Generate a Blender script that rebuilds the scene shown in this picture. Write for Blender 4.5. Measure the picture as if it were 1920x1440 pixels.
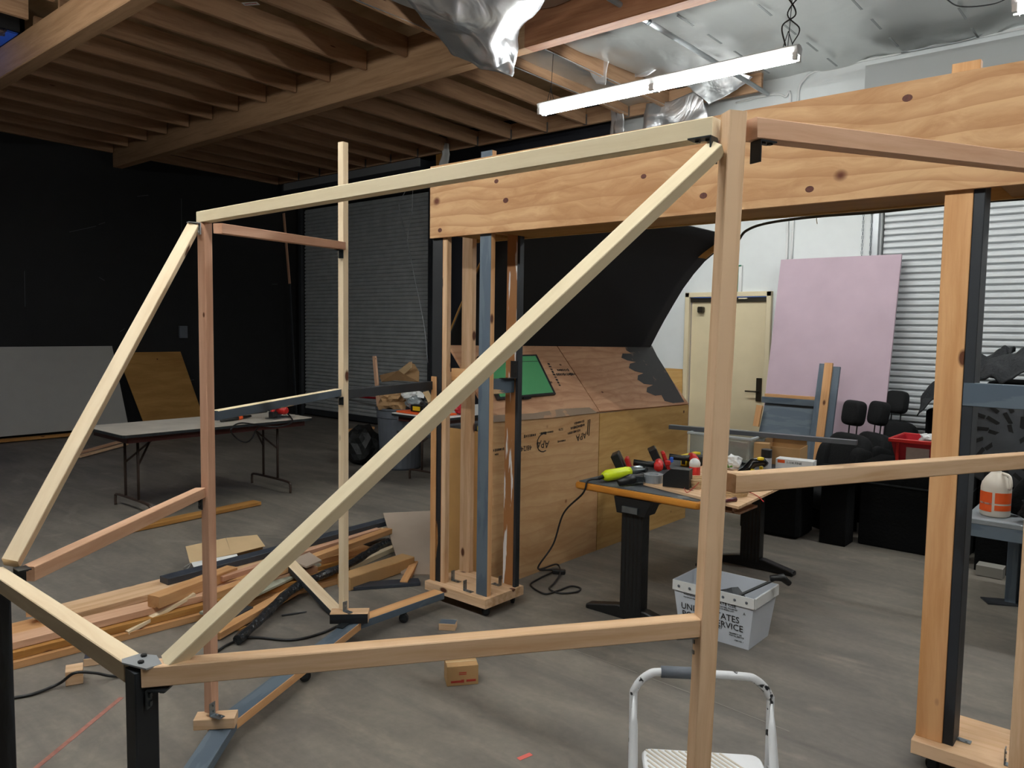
import bpy, bmesh, math, random
from mathutils import Vector, Matrix, noise
random.seed(7)
for o in list(bpy.data.objects): bpy.data.objects.remove(o)
S = bpy.context.scene
COL = S.collection
# ---------------------------------------------------------------- camera (phone lens, 1442 px focal length at 1920 px)
FPX = 1442.0; EYE = 1.67
CR = Matrix(((0.76049582, -0.05859129, 0.64669403), (0.64917654, 0.0460653, -0.7592416), (0.01469479, 0.99721866, 0.07306856)))
cam = bpy.data.cameras.new('camera'); camo = bpy.data.objects.new('camera', cam); COL.objects.link(camo)
cam.sensor_fit = 'HORIZONTAL'; cam.sensor_width = 36.0; cam.lens = 36.0 * FPX / 1920; cam.clip_start = 0.05; cam.clip_end = 100
camo.matrix_world = Matrix.Translation((0, 0, EYE)) @ CR.to_4x4()
S.camera = camo
# ---------------------------------------------------------------- world (dusk sky, seen through the skylight) and exposure
W = bpy.data.worlds.new('world'); S.world = W; W.use_nodes = True
W.node_tree.nodes['Background'].inputs[0].default_value = (0.06, 0.2, 0.9, 1); W.node_tree.nodes['Background'].inputs[1].default_value = 1.3
S.view_settings.view_transform = 'Standard'; S.view_settings.look = 'None'; S.view_settings.gamma = 1.0
S.view_settings.use_curve_mapping = False
S.view_settings.exposure = 0.64
TUBE_E = 80.0        # radiance of the bare tubes of the ceiling strip lights, the only lamps in the scene
STRIPS = [(-3.42, 5.8, 3.74), (0.35, 5.8, 3.74), (-2.3, 0.7, 3.74), (1.1, 0.7, 3.74), (-5.9, 0.7, 3.74)]  # last strip is an unseen lamp added to brighten the left side
# ---------------------------------------------------------------- helpers
def ray(px, py): return CR @ Vector(((px - 960) / FPX, -(py - 720) / FPX, -1.0))
def at(px, py, h=0.0):
    v = ray(px, py); t = (h - EYE) / v.z; return Vector((v.x * t, v.y * t, h))
def atY(px, py, y):
    v = ray(px, py); t = y / v.y; return Vector((v.x * t, y, EYE + v.z * t))
def atX(px, py, x):
    v = ray(px, py); t = x / v.x; return Vector((x, v.y * t, EYE + v.z * t))
def hx(s):
    s = s.lstrip('#'); r = [int(s[i:i + 2], 16) / 255 for i in (0, 2, 4)]
    return tuple([(c / 12.92 if c <= 0.04045 else ((c + 0.055) / 1.055) ** 2.4) for c in r] + [1.0])
def tag(o, label, cat, group=None, kind=None):
    if label: o['label'] = label
    if cat: o['category'] = cat
    if group: o['group'] = group
    if kind: o['kind'] = kind
    return o
def thing(name, loc, label, cat, group=None, rz=0.0):
    o = bpy.data.objects.new(name, None); COL.objects.link(o); o.empty_display_size = 0.05
    o.matrix_basis = Matrix.Translation(loc) @ Matrix.Rotation(rz, 4, 'Z')
    return tag(o, label, cat, group)
def world(o): return (world(o.parent) if o.parent else Matrix()) @ o.matrix_basis
class MB:
    def __init__(s): s.v = []; s.f = []; s.m = []
    def add(s, vs, fs, mi=0, M=None):
        n = len(s.v); s.v += [(M @ Vector(p)) if M else Vector(p) for p in vs]
        s.f += [tuple(n + i for i in f) for f in fs]; s.m += [mi] * len(fs); return s
    def box(s, c, d, M=None, mi=0, rz=0.0):
        x, y, z = d[0] / 2, d[1] / 2, d[2] / 2
        R = Matrix.Translation(c) @ Matrix.Rotation(rz, 4, 'Z')
        if M: R = M @ R
        vs = [(a * x, b * y, e * z) for e in (-1, 1) for a, b in ((-1, -1), (1, -1), (1, 1), (-1, 1))]
        return s.add(vs, [(3, 2, 1, 0), (4, 5, 6, 7), (0, 1, 5, 4), (1, 2, 6, 5), (2, 3, 7, 6), (3, 0, 4, 7)], mi, R)
    def prism(s, pts, z0, z1, M=None, mi=0):   # outline in XY, from z0 to z1
        n = len(pts); vs = [(p[0], p[1], z0) for p in pts] + [(p[0], p[1], z1) for p in pts]
        fs = [tuple(range(n))[::-1], tuple(range(n, 2 * n))] + [(i, (i + 1) % n, n + (i + 1) % n, n + i) for i in range(n)]
        return s.add(vs, fs, mi, M)
    def tube(s, path, r, n=8, mi=0, caps=True):
        path = [Vector(p) for p in path]; rs = r if isinstance(r, (list, tuple)) else [r] * len(path)
        vs = []; up = None
        for i, p in enumerate(path):
            t = (path[min(i + 1, len(path) - 1)] - path[max(i - 1, 0)]).normalized()
            if up is None: up = Vector((0, 0, 1)) if abs(t.z) < .9 else Vector((1, 0, 0))
            a = (up - t * up.dot(t)).normalized(); up = a; b = t.cross(a)
            for k in range(n):
                w = 2 * math.pi * k / n; vs.append(p + (a * math.cos(w) + b * math.sin(w)) * rs[i])
        fs = [(i * n + k, i * n + (k + 1) % n, (i + 1) * n + (k + 1) % n, (i + 1) * n + k) for i in range(len(path) - 1) for k in range(n)]
        if caps: fs += [tuple(range(n))[::-1], tuple(range((len(path) - 1) * n, len(path) * n))]
        return s.add(vs, fs, mi)
    def lathe(s, prof, c=(0, 0, 0), n=20, M=None, mi=0):
        vs = [(c[0] + r * math.cos(2 * math.pi * k / n), c[1] + r * math.sin(2 * math.pi * k / n), c[2] + z) for r, z in prof for k in range(n)]
        fs = [(i * n + k, i * n + (k + 1) % n, (i + 1) * n + (k + 1) % n, (i + 1) * n + k) for i in range(len(prof) - 1) for k in range(n)]
        fs += [tuple(range(n))[::-1], tuple(range((len(prof) - 1) * n, len(prof) * n))]
        return s.add(vs, fs, mi, M)
    def grid(s, nx, ny, fn, mi=0):
        vs = [fn(i / nx, j / ny) for j in range(ny + 1) for i in range(nx + 1)]
        return s.add(vs, [(j * (nx + 1) + i, j * (nx + 1) + i + 1, (j + 1) * (nx + 1) + i + 1, (j + 1) * (nx + 1) + i) for j in range(ny) for i in range(nx)], mi)
    def build(s, name, mat, parent=None, M=None, bevel=0.0, smooth=False, solid=0.0, sub=0, seg=1):
        me = bpy.data.meshes.new(name); me.from_pydata([tuple(v) for v in s.v], [], s.f)
        mats = mat if isinstance(mat, (list, tuple)) else [mat]
        for q in mats: me.materials.append(q)
        for p, i in zip(me.polygons, s.m): p.material_index = i; p.use_smooth = smooth
        bm = bmesh.new(); bm.from_mesh(me); bmesh.ops.recalc_face_normals(bm, faces=bm.faces); bm.to_mesh(me); bm.free()
        o = bpy.data.objects.new(name, me); COL.objects.link(o)
        if parent: o.parent = parent
        if M is not None: o.matrix_basis = (world(parent).inverted() @ M) if parent else M
        elif parent: o.matrix_basis = world(parent).inverted()
        if solid: q = o.modifiers.new('s', 'SOLIDIFY'); q.thickness = solid; q.offset = 0
        if bevel: q = o.modifiers.new('b', 'BEVEL'); q.width = bevel; q.segments = seg; q.limit_method = 'ANGLE'; q.angle_limit = .6
        if sub: q = o.modifiers.new('u', 'SUBSURF'); q.levels = sub; q.render_levels = sub
        return o
def frame(p0, p1, up=(0, 0, 1)):
    p0 = Vector(p0); p1 = Vector(p1); x = (p1 - p0).normalized(); u = Vector(up)
    if abs(x.dot(u.normalized())) > .97: u = Vector((0, 1, 0))
    y = u.cross(x).normalized(); z = x.cross(y)
    M = Matrix((x, y, z)).transposed().to_4x4(); return Matrix.Translation((p0 + p1) / 2) @ M, (p1 - p0).length
def lum(name, p0, p1, w, t, mat, parent=None, up=(0, 0, 1), cut0=0.0, cut1=0.0):
    # sawn lumber from p0 to p1: width w across, thickness t towards 'up'; mat may be [sides, top, far side, near side]
    M, L = frame(p0, p1, up); b = min(w, t) * .05
    sec = [(-w/2+b, -t/2), (w/2-b, -t/2), (w/2, -t/2+b), (w/2, t/2-b), (w/2-b, t/2), (-w/2+b, t/2), (-w/2, t/2-b), (-w/2, -t/2+b)]
    m = MB(); n = 8
    vs = [(-L/2 + cut0 * z / t, y, z) for y, z in sec] + [(L/2 + cut1 * z / t, y, z) for y, z in sec]
    m.v = [Vector(v) for v in vs]; idx = [0, 0, 2, 2, 1, 1, 3, 3] if isinstance(mat, (list, tuple)) and len(mat) > 2 else ([0, 0, 0, 0, 1, 0, 0, 0] if isinstance(mat, (list, tuple)) else [0] * 8)
    for i in range(n): m.f.append((i, (i + 1) % n, n + (i + 1) % n, n + i)); m.m.append(idx[i])
    m.f += [tuple(range(n))[::-1], tuple(range(n, 2 * n))]; m.m += [0, 0]
    return m.build(name, mat, parent, M)
def slab(name, pts, th, mat, parent=None, bevel=0.0):
    # flat board through four corner points (p0 origin, p1 along the grain), thickness th behind the face
    p = [Vector(q) for q in pts]; x = (p[1] - p[0]).normalized(); nrm = x.cross(p[3] - p[0]).normalized(); y = nrm.cross(x)
    M = Matrix.Translation(p[0]) @ Matrix((x, y, nrm)).transposed().to_4x4(); I = M.inverted()
    q = [I @ a for a in p]
    return MB().prism([(a.x, a.y) for a in q], -th, 0).build(name, mat, parent, M, bevel=bevel)
def smooth_path(pts, n=8):
    pts = [Vector(p) for p in pts]; out = []
    P = [pts[0] * 2 - pts[1]] + pts + [pts[-1] * 2 - pts[-2]]
    for i in range(1, len(P) - 2):
        for k in range(n):
            t = k / n; a, b, c, d = P[i-1], P[i], P[i+1], P[i+2]
            out.append(0.5 * ((2*b) + (c-a)*t + (2*a-5*b+4*c-d)*t*t + (-a+3*b-3*c+d)*t**3))
    out.append(pts[-1]); return out
def cord(name, pts, r, mat, parent=None, n=8):
    return MB().tube(smooth_path(pts, n), r, 6).build(name, mat, parent, smooth=True)
def text(name, body, size, M, mat, parent=None, ax='CENTER', wx=1.0):
    c = bpy.data.curves.new(name, 'FONT'); c.body = body; c.size = size; c.align_x = ax; c.align_y = 'CENTER'; c.extrude = 0.0004; c.resolution_u = 2; c.space_line = .8
    t = bpy.data.objects.new(name, c); COL.objects.link(t)
    dg = bpy.context.evaluated_depsgraph_get(); dg.update()
    me = bpy.data.meshes.new_from_object(t.evaluated_get(dg)); bpy.data.objects.remove(t)
    me.name = name
    for v in me.vertices: v.co.x *= wx
    me.materials.clear(); me.materials.append(mat)
    o = bpy.data.objects.new(name, me); COL.objects.link(o)
    if parent: o.parent = parent; o.matrix_basis = world(parent).inverted() @ M
    else: o.matrix_basis = M
    return o
def basis(o, x, y):   # matrix with origin o, local x and y axes
    x = Vector(x).normalized(); y = Vector(y); y = (y - x * x.dot(y)).normalized(); z = x.cross(y)
    return Matrix.Translation(o) @ Matrix((x, y, z)).transposed().to_4x4()
# ---------------------------------------------------------------- materials
def newmat(name):
    m = bpy.data.materials.new(name); m.use_nodes = True; return m, m.node_tree.nodes, m.node_tree.links, m.node_tree.nodes['Principled BSDF']
def plain(name, col, rough=.6, metal=0.0, spec=None, bump=0.0, bscale=40.0, vary=0.0, vscale=6.0, trans=0.0):
    m, N, L, B = newmat(name); c = hx(col); B.inputs['Base Color'].default_value = c
    B.inputs['Roughness'].default_value = rough; B.inputs['Metallic'].default_value = metal
    if spec is not None: B.inputs['Specular IOR Level'].default_value = spec
    if trans: B.inputs['Transmission Weight'].default_value = trans
    tc = N.new('ShaderNodeTexCoord')
    if vary:
        n = N.new('ShaderNodeTexNoise'); n.inputs['Scale'].default_value = vscale; n.inputs['Detail'].default_value = 6
        L.new(tc.outputs['Object'], n.inputs['Vector']); r = N.new('ShaderNodeValToRGB')
        r.color_ramp.elements[0].position = .3; r.color_ramp.elements[1].position = .7
        r.color_ramp.elements[0].color = tuple([x * (1 - vary) for x in c[:3]] + [1]); r.color_ramp.elements[1].color = tuple([min(1, x * (1 + vary * .6)) for x in c[:3]] + [1])
        L.new(n.outputs['Fac'], r.inputs['Fac']); L.new(r.outputs['Color'], B.inputs['Base Color'])
    if bump:
        n = N.new('ShaderNodeTexNoise'); n.inputs['Scale'].default_value = bscale; n.inputs['Detail'].default_value = 4
        L.new(tc.outputs['Object'], n.inputs['Vector']); b = N.new('ShaderNodeBump'); b.inputs['Strength'].default_value = bump; b.inputs['Distance'].default_value = .02
        L.new(n.outputs['Fac'], b.inputs['Height']); L.new(b.outputs['Normal'], B.inputs['Normal'])
    return m
def wood(name, base, dark, knot='#5a3420', grain=1.0, knots=.07, rough=.62, ks=(4, 8, 8), figure=0.0, gs=(1.1, 22, 22)):
    m, N, L, B = newmat(name); B.inputs['Roughness'].default_value = rough; B.inputs['Specular IOR Level'].default_value = .25
    tc = N.new('ShaderNodeTexCoord'); oi = N.new('ShaderNodeObjectInfo')
    mu = N.new('ShaderNodeMath'); mu.operation = 'MULTIPLY'; mu.inputs[1].default_value = 37.0; L.new(oi.outputs['Random'], mu.inputs[0])
    ad = N.new('ShaderNodeVectorMath'); ad.operation = 'ADD'; L.new(tc.outputs['Object'], ad.inputs[0]); L.new(mu.outputs[0], ad.inputs[1])
    vec = ad.outputs[0]
    # warp for wavy grain
    wn = N.new('ShaderNodeTexNoise'); wn.inputs['Scale'].default_value = 2.2; L.new(vec, wn.inputs['Vector'])
    ws = N.new('ShaderNodeVectorMath'); ws.operation = 'MULTIPLY_ADD'; L.new(wn.outputs['Color'], ws.inputs[0]); ws.inputs[1].default_value = (.0, .05 + figure * .4, .05 + figure * .4); L.new(vec, ws.inputs[2])
    mp = N.new('ShaderNodeMapping'); mp.inputs['Scale'].default_value = gs; L.new(ws.outputs[0], mp.inputs['Vector'])
    n1 = N.new('ShaderNodeTexNoise'); n1.inputs['Scale'].default_value = 1.0; n1.inputs['Detail'].default_value = 8; n1.inputs['Roughness'].default_value = .65; L.new(mp.outputs[0], n1.inputs['Vector'])
    r = N.new('ShaderNodeValToRGB'); r.color_ramp.elements[0].position = .36; r.color_ramp.elements[1].position = .58
    r.color_ramp.elements[0].color = hx(dark); r.color_ramp.elements[1].color = hx(base); L.new(n1.outputs['Fac'], r.inputs['Fac'])
    mixg = N.new('ShaderNodeMix'); mixg.data_type = 'RGBA'; mixg.inputs[0].default_value = .75 * grain; mixg.inputs[6].default_value = hx(base); L.new(r.outputs['Color'], mixg.inputs[7])
    out = mixg.outputs[2]
    if figure:
        wv = N.new('ShaderNodeTexWave'); wv.wave_type = 'BANDS'; wv.bands_direction = 'Y'; wv.wave_profile = 'SAW'
        wv.inputs['Scale'].default_value = 3.0; wv.inputs['Distortion'].default_value = 14.0; wv.inputs['Detail'].default_value = 2.5; wv.inputs['Detail Scale'].default_value = .45; wv.inputs['Detail Roughness'].default_value = .55
        mp2 = N.new('ShaderNodeMapping'); mp2.inputs['Scale'].default_value = (.55, 1.6, 1.6); L.new(vec, mp2.inputs['Vector']); L.new(mp2.outputs[0], wv.inputs['Vector'])
        rw = N.new('ShaderNodeValToRGB'); rw.color_ramp.elements[0].position = .55; rw.color_ramp.elements[0].color = (0, 0, 0, 1); rw.color_ramp.elements[1].position = 1.0; rw.color_ramp.elements[1].color = (figure, figure, figure, 1)
        L.new(wv.outputs['Fac'], rw.inputs['Fac']); mf = N.new('ShaderNodeMix'); mf.data_type = 'RGBA'; L.new(rw.outputs['Color'], mf.inputs[0]); L.new(out, mf.inputs[6]); mf.inputs[7].default_value = hx(dark); out = mf.outputs[2]
    if knots:
        mk = N.new('ShaderNodeMapping'); mk.inputs['Scale'].default_value = ks; L.new(vec, mk.inputs['Vector'])
        v = N.new('ShaderNodeTexVoronoi'); v.inputs['Scale'].default_value = 1.0; L.new(mk.outputs[0], v.inputs['Vector'])
        rk = N.new('ShaderNodeValToRGB'); rk.color_ramp.elements[0].position = knots * .6; rk.color_ramp.elements[0].color = (1, 1, 1, 1); rk.color_ramp.elements[1].position = knots; rk.color_ramp.elements[1].color = (0, 0, 0, 1)
        L.new(v.outputs['Distance'], rk.inputs['Fac']); mkx = N.new('ShaderNodeMix'); mkx.data_type = 'RGBA'; L.new(rk.outputs['Color'], mkx.inputs[0]); L.new(out, mkx.inputs[6]); mkx.inputs[7].default_value = hx(knot); out = mkx.outputs[2]
    hs = N.new('ShaderNodeHueSaturation'); L.new(out, hs.inputs['Color'])
    mr = N.new('ShaderNodeMapRange'); mr.inputs[3].default_value = .9; mr.inputs[4].default_value = 1.08; L.new(oi.outputs['Random'], mr.inputs[0]); L.new(mr.outputs[0], hs.inputs['Value'])
    L.new(hs.outputs[0], B.inputs['Base Color'])
    bp = N.new('ShaderNodeBump'); bp.inputs['Strength'].default_value = .25; bp.inputs['Distance'].default_value = .003; L.new(n1.outputs['Fac'], bp.inputs['Height']); L.new(bp.outputs['Normal'], B.inputs['Normal'])
    return m
def worn(name, a, b, amount=.5, scale=(2, 12, 12), rough=.6):   # paint a worn through to b
    m, N, L, B = newmat(name); B.inputs['Roughness'].default_value = rough
    tc = N.new('ShaderNodeTexCoord'); oi = N.new('ShaderNodeObjectInfo'); ad = N.new('ShaderNodeVectorMath'); ad.operation = 'ADD'
    mu = N.new('ShaderNodeMath'); mu.operation = 'MULTIPLY'; mu.inputs[1].default_value = 19.0; L.new(oi.outputs['Random'], mu.inputs[0]); L.new(tc.outputs['Object'], ad.inputs[0]); L.new(mu.outputs[0], ad.inputs[1])
    mp = N.new('ShaderNodeMapping'); mp.inputs['Scale'].default_value = scale; L.new(ad.outputs[0], mp.inputs['Vector'])
    n = N.new('ShaderNodeTexNoise'); n.inputs['Scale'].default_value = 1; n.inputs['Detail'].default_value = 5; L.new(mp.outputs[0], n.inputs['Vector'])
    r = N.new('ShaderNodeValToRGB'); r.color_ramp.interpolation = 'LINEAR'; r.color_ramp.elements[0].position = amount - .015; r.color_ramp.elements[1].position = amount + .015
    r.color_ramp.elements[0].color = hx(a); r.color_ramp.elements[1].color = hx(b); L.new(n.outputs['Fac'], r.inputs['Fac']); L.new(r.outputs[0], B.inputs['Base Color'])
    return m
M_pale = wood('pale_pine', '#eeddbb', '#d8c298', knots=.035, grain=.6)
M_pale2 = wood('cream_pine', '#e8d3b2', '#d0b28a', knots=.15, grain=.7)
M_fir = wood('pink_fir', '#d3aa8c', '#bd9070', knots=.05)
M_fir2 = wood('tan_fir', '#dfbc98', '#bd9064', knots=.15)
M_red = wood('red_fir', '#d0a387', '#b5866a', knots=.05)
M_orange = wood('orange_fir', '#d0a070', '#b98452', knots=.15)
M_aged = wood('aged_stud', '#b58448', '#96642c', knots=.15)
M_ply = wood('figured_plywood', '#d0a67a', '#a8764c', knots=.085, figure=.65, ks=(2.2, 2.6, 2.6), gs=(.9, 9, 9), knot='#60301c')
M_ply2 = wood('rough_plywood', '#cba478', '#b3875a', knots=.07, figure=.5, ks=(3, 3, 3), gs=(1, 9, 9), knot='#7c4c2c')
M_ply3 = wood('sanded_plywood', '#c09a62', '#a47c42', knots=.05, figure=.35, ks=(3, 3, 3), gs=(1, 9, 9))
M_plyr = wood('reddish_plywood', '#c69a78', '#a67656', knots=.05, figure=.6, ks=(3, 5, 5), gs=(1, 12, 12))
M_plyd = wood('brown_plywood', '#a97f45', '#8d6630', knots=.05, figure=.2, ks=(3, 3, 3), gs=(1, 6, 6))
M_joist = wood('roof_joist', '#b08c6c', '#8c684c', knots=.05, ks=(1.2, 7, 7))
M_deck = wood('roof_deck', '#a08260', '#80653f', knots=.0, gs=(1, 3, 3))
M_beam = wood('glulam', '#a98665', '#8c6a4a', knots=.03)
M_beamr = wood('red_glulam', '#9c6c4c', '#7e5034', knots=.03)
M_blue = worn('slate_blue_paint', '#4d5a66', '#5a6670', .5, rough=.55)
M_bluew = worn('worn_slate_paint', '#4a5763', '#c9a57c', .62, rough=.6)
M_blk = worn('black_stain', '#16181b', '#22262b', .5, rough=.55)
M_blkw = worn('worn_black_paint', '#17191c', '#9a6a3a', .7, rough=.6)
M_drip = worn('white_drips', '#a06e42', '#e6e6e6', .56, scale=(2.2, 26, 26), rough=.5)
M_navy = plain('navy_paint', '#31363f', .5, vary=.15)
M_char = plain('charcoal_paint', '#2a2d31', .55, vary=.2)
M_card = plain('cardboard', '#b08a5c', .8, vary=.08)
M_cardl = plain('pale_cardboard', '#c2a67e', .8, vary=.08)
M_card_in = plain('kraft_inside', '#9a7a52', .85, vary=.1)
M_hard = plain('hardboard', '#a08f80', .8, vary=.1, vscale=3)
M_white = plain('white_plastic', '#d8d9d8', .5, vary=.05)
M_whitep = plain('white_enamel', '#dfe0e2', .35, vary=.06, vscale=9)
M_black = plain('black_plastic', '#111213', .45, bump=.1)
M_blackf = plain('black_fabric', '#0b0c0d', .95, spec=.15, bump=.2, bscale=60)
M_grayf = plain('charcoal_cloth', '#1f2124', .95, bump=.5, bscale=50)
M_rubber = plain('rubber', '#161617', .7)
M_steel = plain('zinc_steel', '#8d9499', .35, .9, vary=.2, vscale=20)
M_steeld = plain('dark_steel', '#3f4447', .4, .7, vary=.2, vscale=20)
M_chrome = plain('chrome', '#c8c8c8', .15, 1.0)
M_brown = plain('brown_enamel', '#3d2f28', .4)
M_redp = plain('red_plastic', '#b8201c', .4, vary=.05)
M_crim = plain('crimson_plastic', '#b01626', .45, vary=.08)
M_cord = plain('black_cord', '#101012', .5)
M_ink = plain('ink', '#1a1512', .8)
M_inkr = plain('red_ink', '#a83426', .8)
M_yellow = plain('yellow_plastic', '#e0c21e', .4)
M_neon = plain('neon_plastic', '#cfe01c', .4)
M_blueb = plain('blue_plastic', '#2a5db8', .4)
M_orangep = plain('orange_plastic', '#e2581e', .5)
M_grayp = plain('gray_plastic', '#5b6068', .55, vary=.1)
M_tape = plain('silver_tape', '#8f9498', .35, .3)
M_pinkt = plain('red_floor_tape', '#a06a5c', .85, vary=.3, vscale=25)
M_galv = plain('galvanised_conduit', '#a9adb0', .4, .6, vary=.1)
M_bag = plain('brown_paper', '#9c7a54', .85, bump=.4, bscale=12, vary=.12)
M_foilw = None
# foil, concrete, walls
def foilmat(name, col, rough, metal, bs, st):
    m, N, L, B = newmat(name); B.inputs['Base Color'].default_value = hx(col); B.inputs['Metallic'].default_value = metal; B.inputs['Roughness'].default_value = rough
    tc = N.new('ShaderNodeTexCoord'); n = N.new('ShaderNodeTexNoise'); n.inputs['Scale'].default_value = bs; n.inputs['Detail'].default_value = 3; n.inputs['Distortion'].default_value = 1.2
    mp = N.new('ShaderNodeMapping'); mp.inputs['Scale'].default_value = (1.0, .45, 1.0); L.new(tc.outputs['Object'], mp.inputs['Vector']); L.new(mp.outputs[0], n.inputs['Vector'])
    b = N.new('ShaderNodeBump'); b.inputs['Strength'].default_value = st; b.inputs['Distance'].default_value = .1; L.new(n.outputs['Fac'], b.inputs['Height']); L.new(b.outputs['Normal'], B.inputs['Normal'])
    return m
M_foil = foilmat('foil_ceiling', '#c9cbc9', .36, .85, 1.6, .3)
M_foilf = foilmat('foil_flap', '#dfe1e4', .3, .85, 3.0, .35)
def concrete():
    m, N, L, B = newmat('concrete'); tc = N.new('ShaderNodeTexCoord')
    def nz(sc, det, dist=0, mpv=None):
        n = N.new('ShaderNodeTexNoise'); n.inputs['Scale'].default_value = sc; n.inputs['Detail'].default_value = det; n.inputs['Roughness'].default_value = .6; n.inputs['Distortion'].default_value = dist
        mp = N.new('ShaderNodeMapping'); mp.inputs['Scale'].default_value = mpv or (1, 1, 1); mp.inputs['Rotation'].default_value = (0, 0, .3); L.new(tc.outputs['Object'], mp.inputs['Vector']); L.new(mp.outputs[0], n.inputs['Vector']); return n
    def ramp(src, p0, p1, c0, c1):
        r = N.new('ShaderNodeValToRGB'); r.color_ramp.elements[0].position = p0; r.color_ramp.elements[1].position = p1; r.color_ramp.elements[0].color = c0; r.color_ramp.elements[1].color = c1; L.new(src, r.inputs[0]); return r.outputs[0]
    a = ramp(nz(.7, 7, .6).outputs[0], .32, .68, hx('#69645e'), hx('#867f75'))
    s = ramp(nz(2.0, 8, .8, (.5, 2.6, 1)).outputs[0], .35, .7, (.62, .62, .63, 1), (1.12, 1.1, 1.07, 1))
    mx = N.new('ShaderNodeMix'); mx.data_type = 'RGBA'; mx.blend_type = 'MULTIPLY'; mx.inputs[0].default_value = .8; L.new(a, mx.inputs[6]); L.new(s, mx.inputs[7])
    d = ramp(nz(1.3, 9, 1.5, (1, 1.8, 1)).outputs[0], .56, .72, (0, 0, 0, 1), (.5, .5, .5, 1))   # dusty patches
    m2 = N.new('ShaderNodeMix'); m2.data_type = 'RGBA'; L.new(d, m2.inputs[0]); L.new(mx.outputs[2], m2.inputs[6]); m2.inputs[7].default_value = hx('#968d80')
    g = ramp(nz(26, 3).outputs[0], .3, .7, (.9, .9, .9, 1), (1.06, 1.06, 1.06, 1))
    m3 = N.new('ShaderNodeMix'); m3.data_type = 'RGBA'; m3.blend_type = 'MULTIPLY'; m3.inputs[0].default_value = 1; L.new(m2.outputs[2], m3.inputs[6]); L.new(g, m3.inputs[7])
    L.new(m3.outputs[2], B.inputs['Base Color']); B.inputs['Roughness'].default_value = .55; B.inputs['Specular IOR Level'].default_value = .35
    b = N.new('ShaderNodeBump'); b.inputs['Strength'].default_value = .15; b.inputs['Distance'].default_value = .01; L.new(g, b.inputs['Height']); L.new(b.outputs[0], B.inputs['Normal'])
    return m
M_floor = concrete()
M_wallw = plain('white_wall_paint', '#d2d6d6', .6, vary=.03, bump=.05, bscale=8)
M_wallk = plain('black_wall_paint', '#0b0c0d', .75, vary=.3)
M_navyw = plain('dark_navy_wall', '#15161f', .8)
M_drywall = plain('drywall', '#a6a49e', .8, vary=.03)
M_gheader = plain('gray_metal_hood', '#77797b', .5)
M_tan = plain('tan_enamel', '#d3c6a6', .5, vary=.03)
M_tand = plain('tan_door_enamel', '#d0c2a0', .5, vary=.04)
M_bronze = plain('bronze', '#3a342a', .35, .7)
M_rolld = plain('charcoal_roller_slats', '#adb1b2', .5, .1, vary=.15)
M_rollw = plain('white_roller_slats', '#c9cdcf', .45, .1, vary=.06)
def struct(name, mb, mat, **k):
    o = mb.build(name, mat, **k)
    if not k.get('parent'): o['kind'] = 'structure'
    return o
XL, XR, YF, YB = -12.35, 4.2, -4.5, 8.3
struct('floor', MB().box(((XL+XR)/2, (YF+YB)/2+.1, -.05), (XR-XL+.2, YB-YF+.4, .1)), M_floor)
struct('wall_left', MB().box((XL-.05, (YF+YB)/2, 2.3), (.1, YB-YF+.2, 4.6)), M_wallk)
M_wallg = plain('gray_wall_paint', '#55585a', .7, vary=.1)
struct('wall_right', MB().box((XR+.05, (YF+YB)/2, 2.3), (.1, YB-YF+.2, 4.6)), M_wallg)
struct('wall_front', MB().box(((XL+XR)/2, YF-.05, 2.3), (XR-XL, .1, 4.6)), M_wallg)
# back wall: dark roller door opening, navy stretch, then white with a door and a white roller door
def hj(y): return 4.235 - .02 * (y - 5.1)         # underside of the joists
RD = (-12.15, -8.72, 3.77); DR = (-4.37, -3.33, 2.11); RW = (-2.25, 2.2, 4.1)
wb = MB()
def wseg(m, x0, x1, z0, z1, mi=0, t=.12): m.box(((x0+x1)/2, YB+t/2, (z0+z1)/2), (x1-x0, t, z1-z0), mi=mi)
wseg(wb, XL, RD[0], 0, 4.7, 0); wseg(wb, RD[0], RD[1], RD[2], 4.7, 0); wseg(wb, RD[1], -5.45, 0, 4.7, 1)
wseg(wb, -5.45, DR[0], 0, 4.7, 2); wseg(wb, DR[0], DR[1], DR[2], 4.7, 2); wseg(wb, DR[1], RW[0], 0, 4.7, 2); wseg(wb, RW[0], RW[1], RW[2], 4.7, 2); wseg(wb, RW[1], XR, 0, 4.7, 2)
struct('wall_back', wb, [M_wallk, M_navyw, M_wallw])
def slats(x0, x1, z0, z1, y, pitch=.0635, dep=.016):
    m = MB(); n = int((z1 - z0) / pitch); prof = [(0, .5), (.06, -.5), (.2, -1), (.6, -1), (.82, -.5), (.86, .5)]
    pts = [(z0 + (k + a) * pitch, y + b * dep) for k in range(n) for a, b in prof]; pts.append((z1, y))
    vs = [(x, p[1], p[0]) for x in (x0, x1) for p in pts]; N = len(pts)
    return m.add(vs, [(i, i + 1, N + i + 1, N + i) for i in range(N - 1)])
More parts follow.
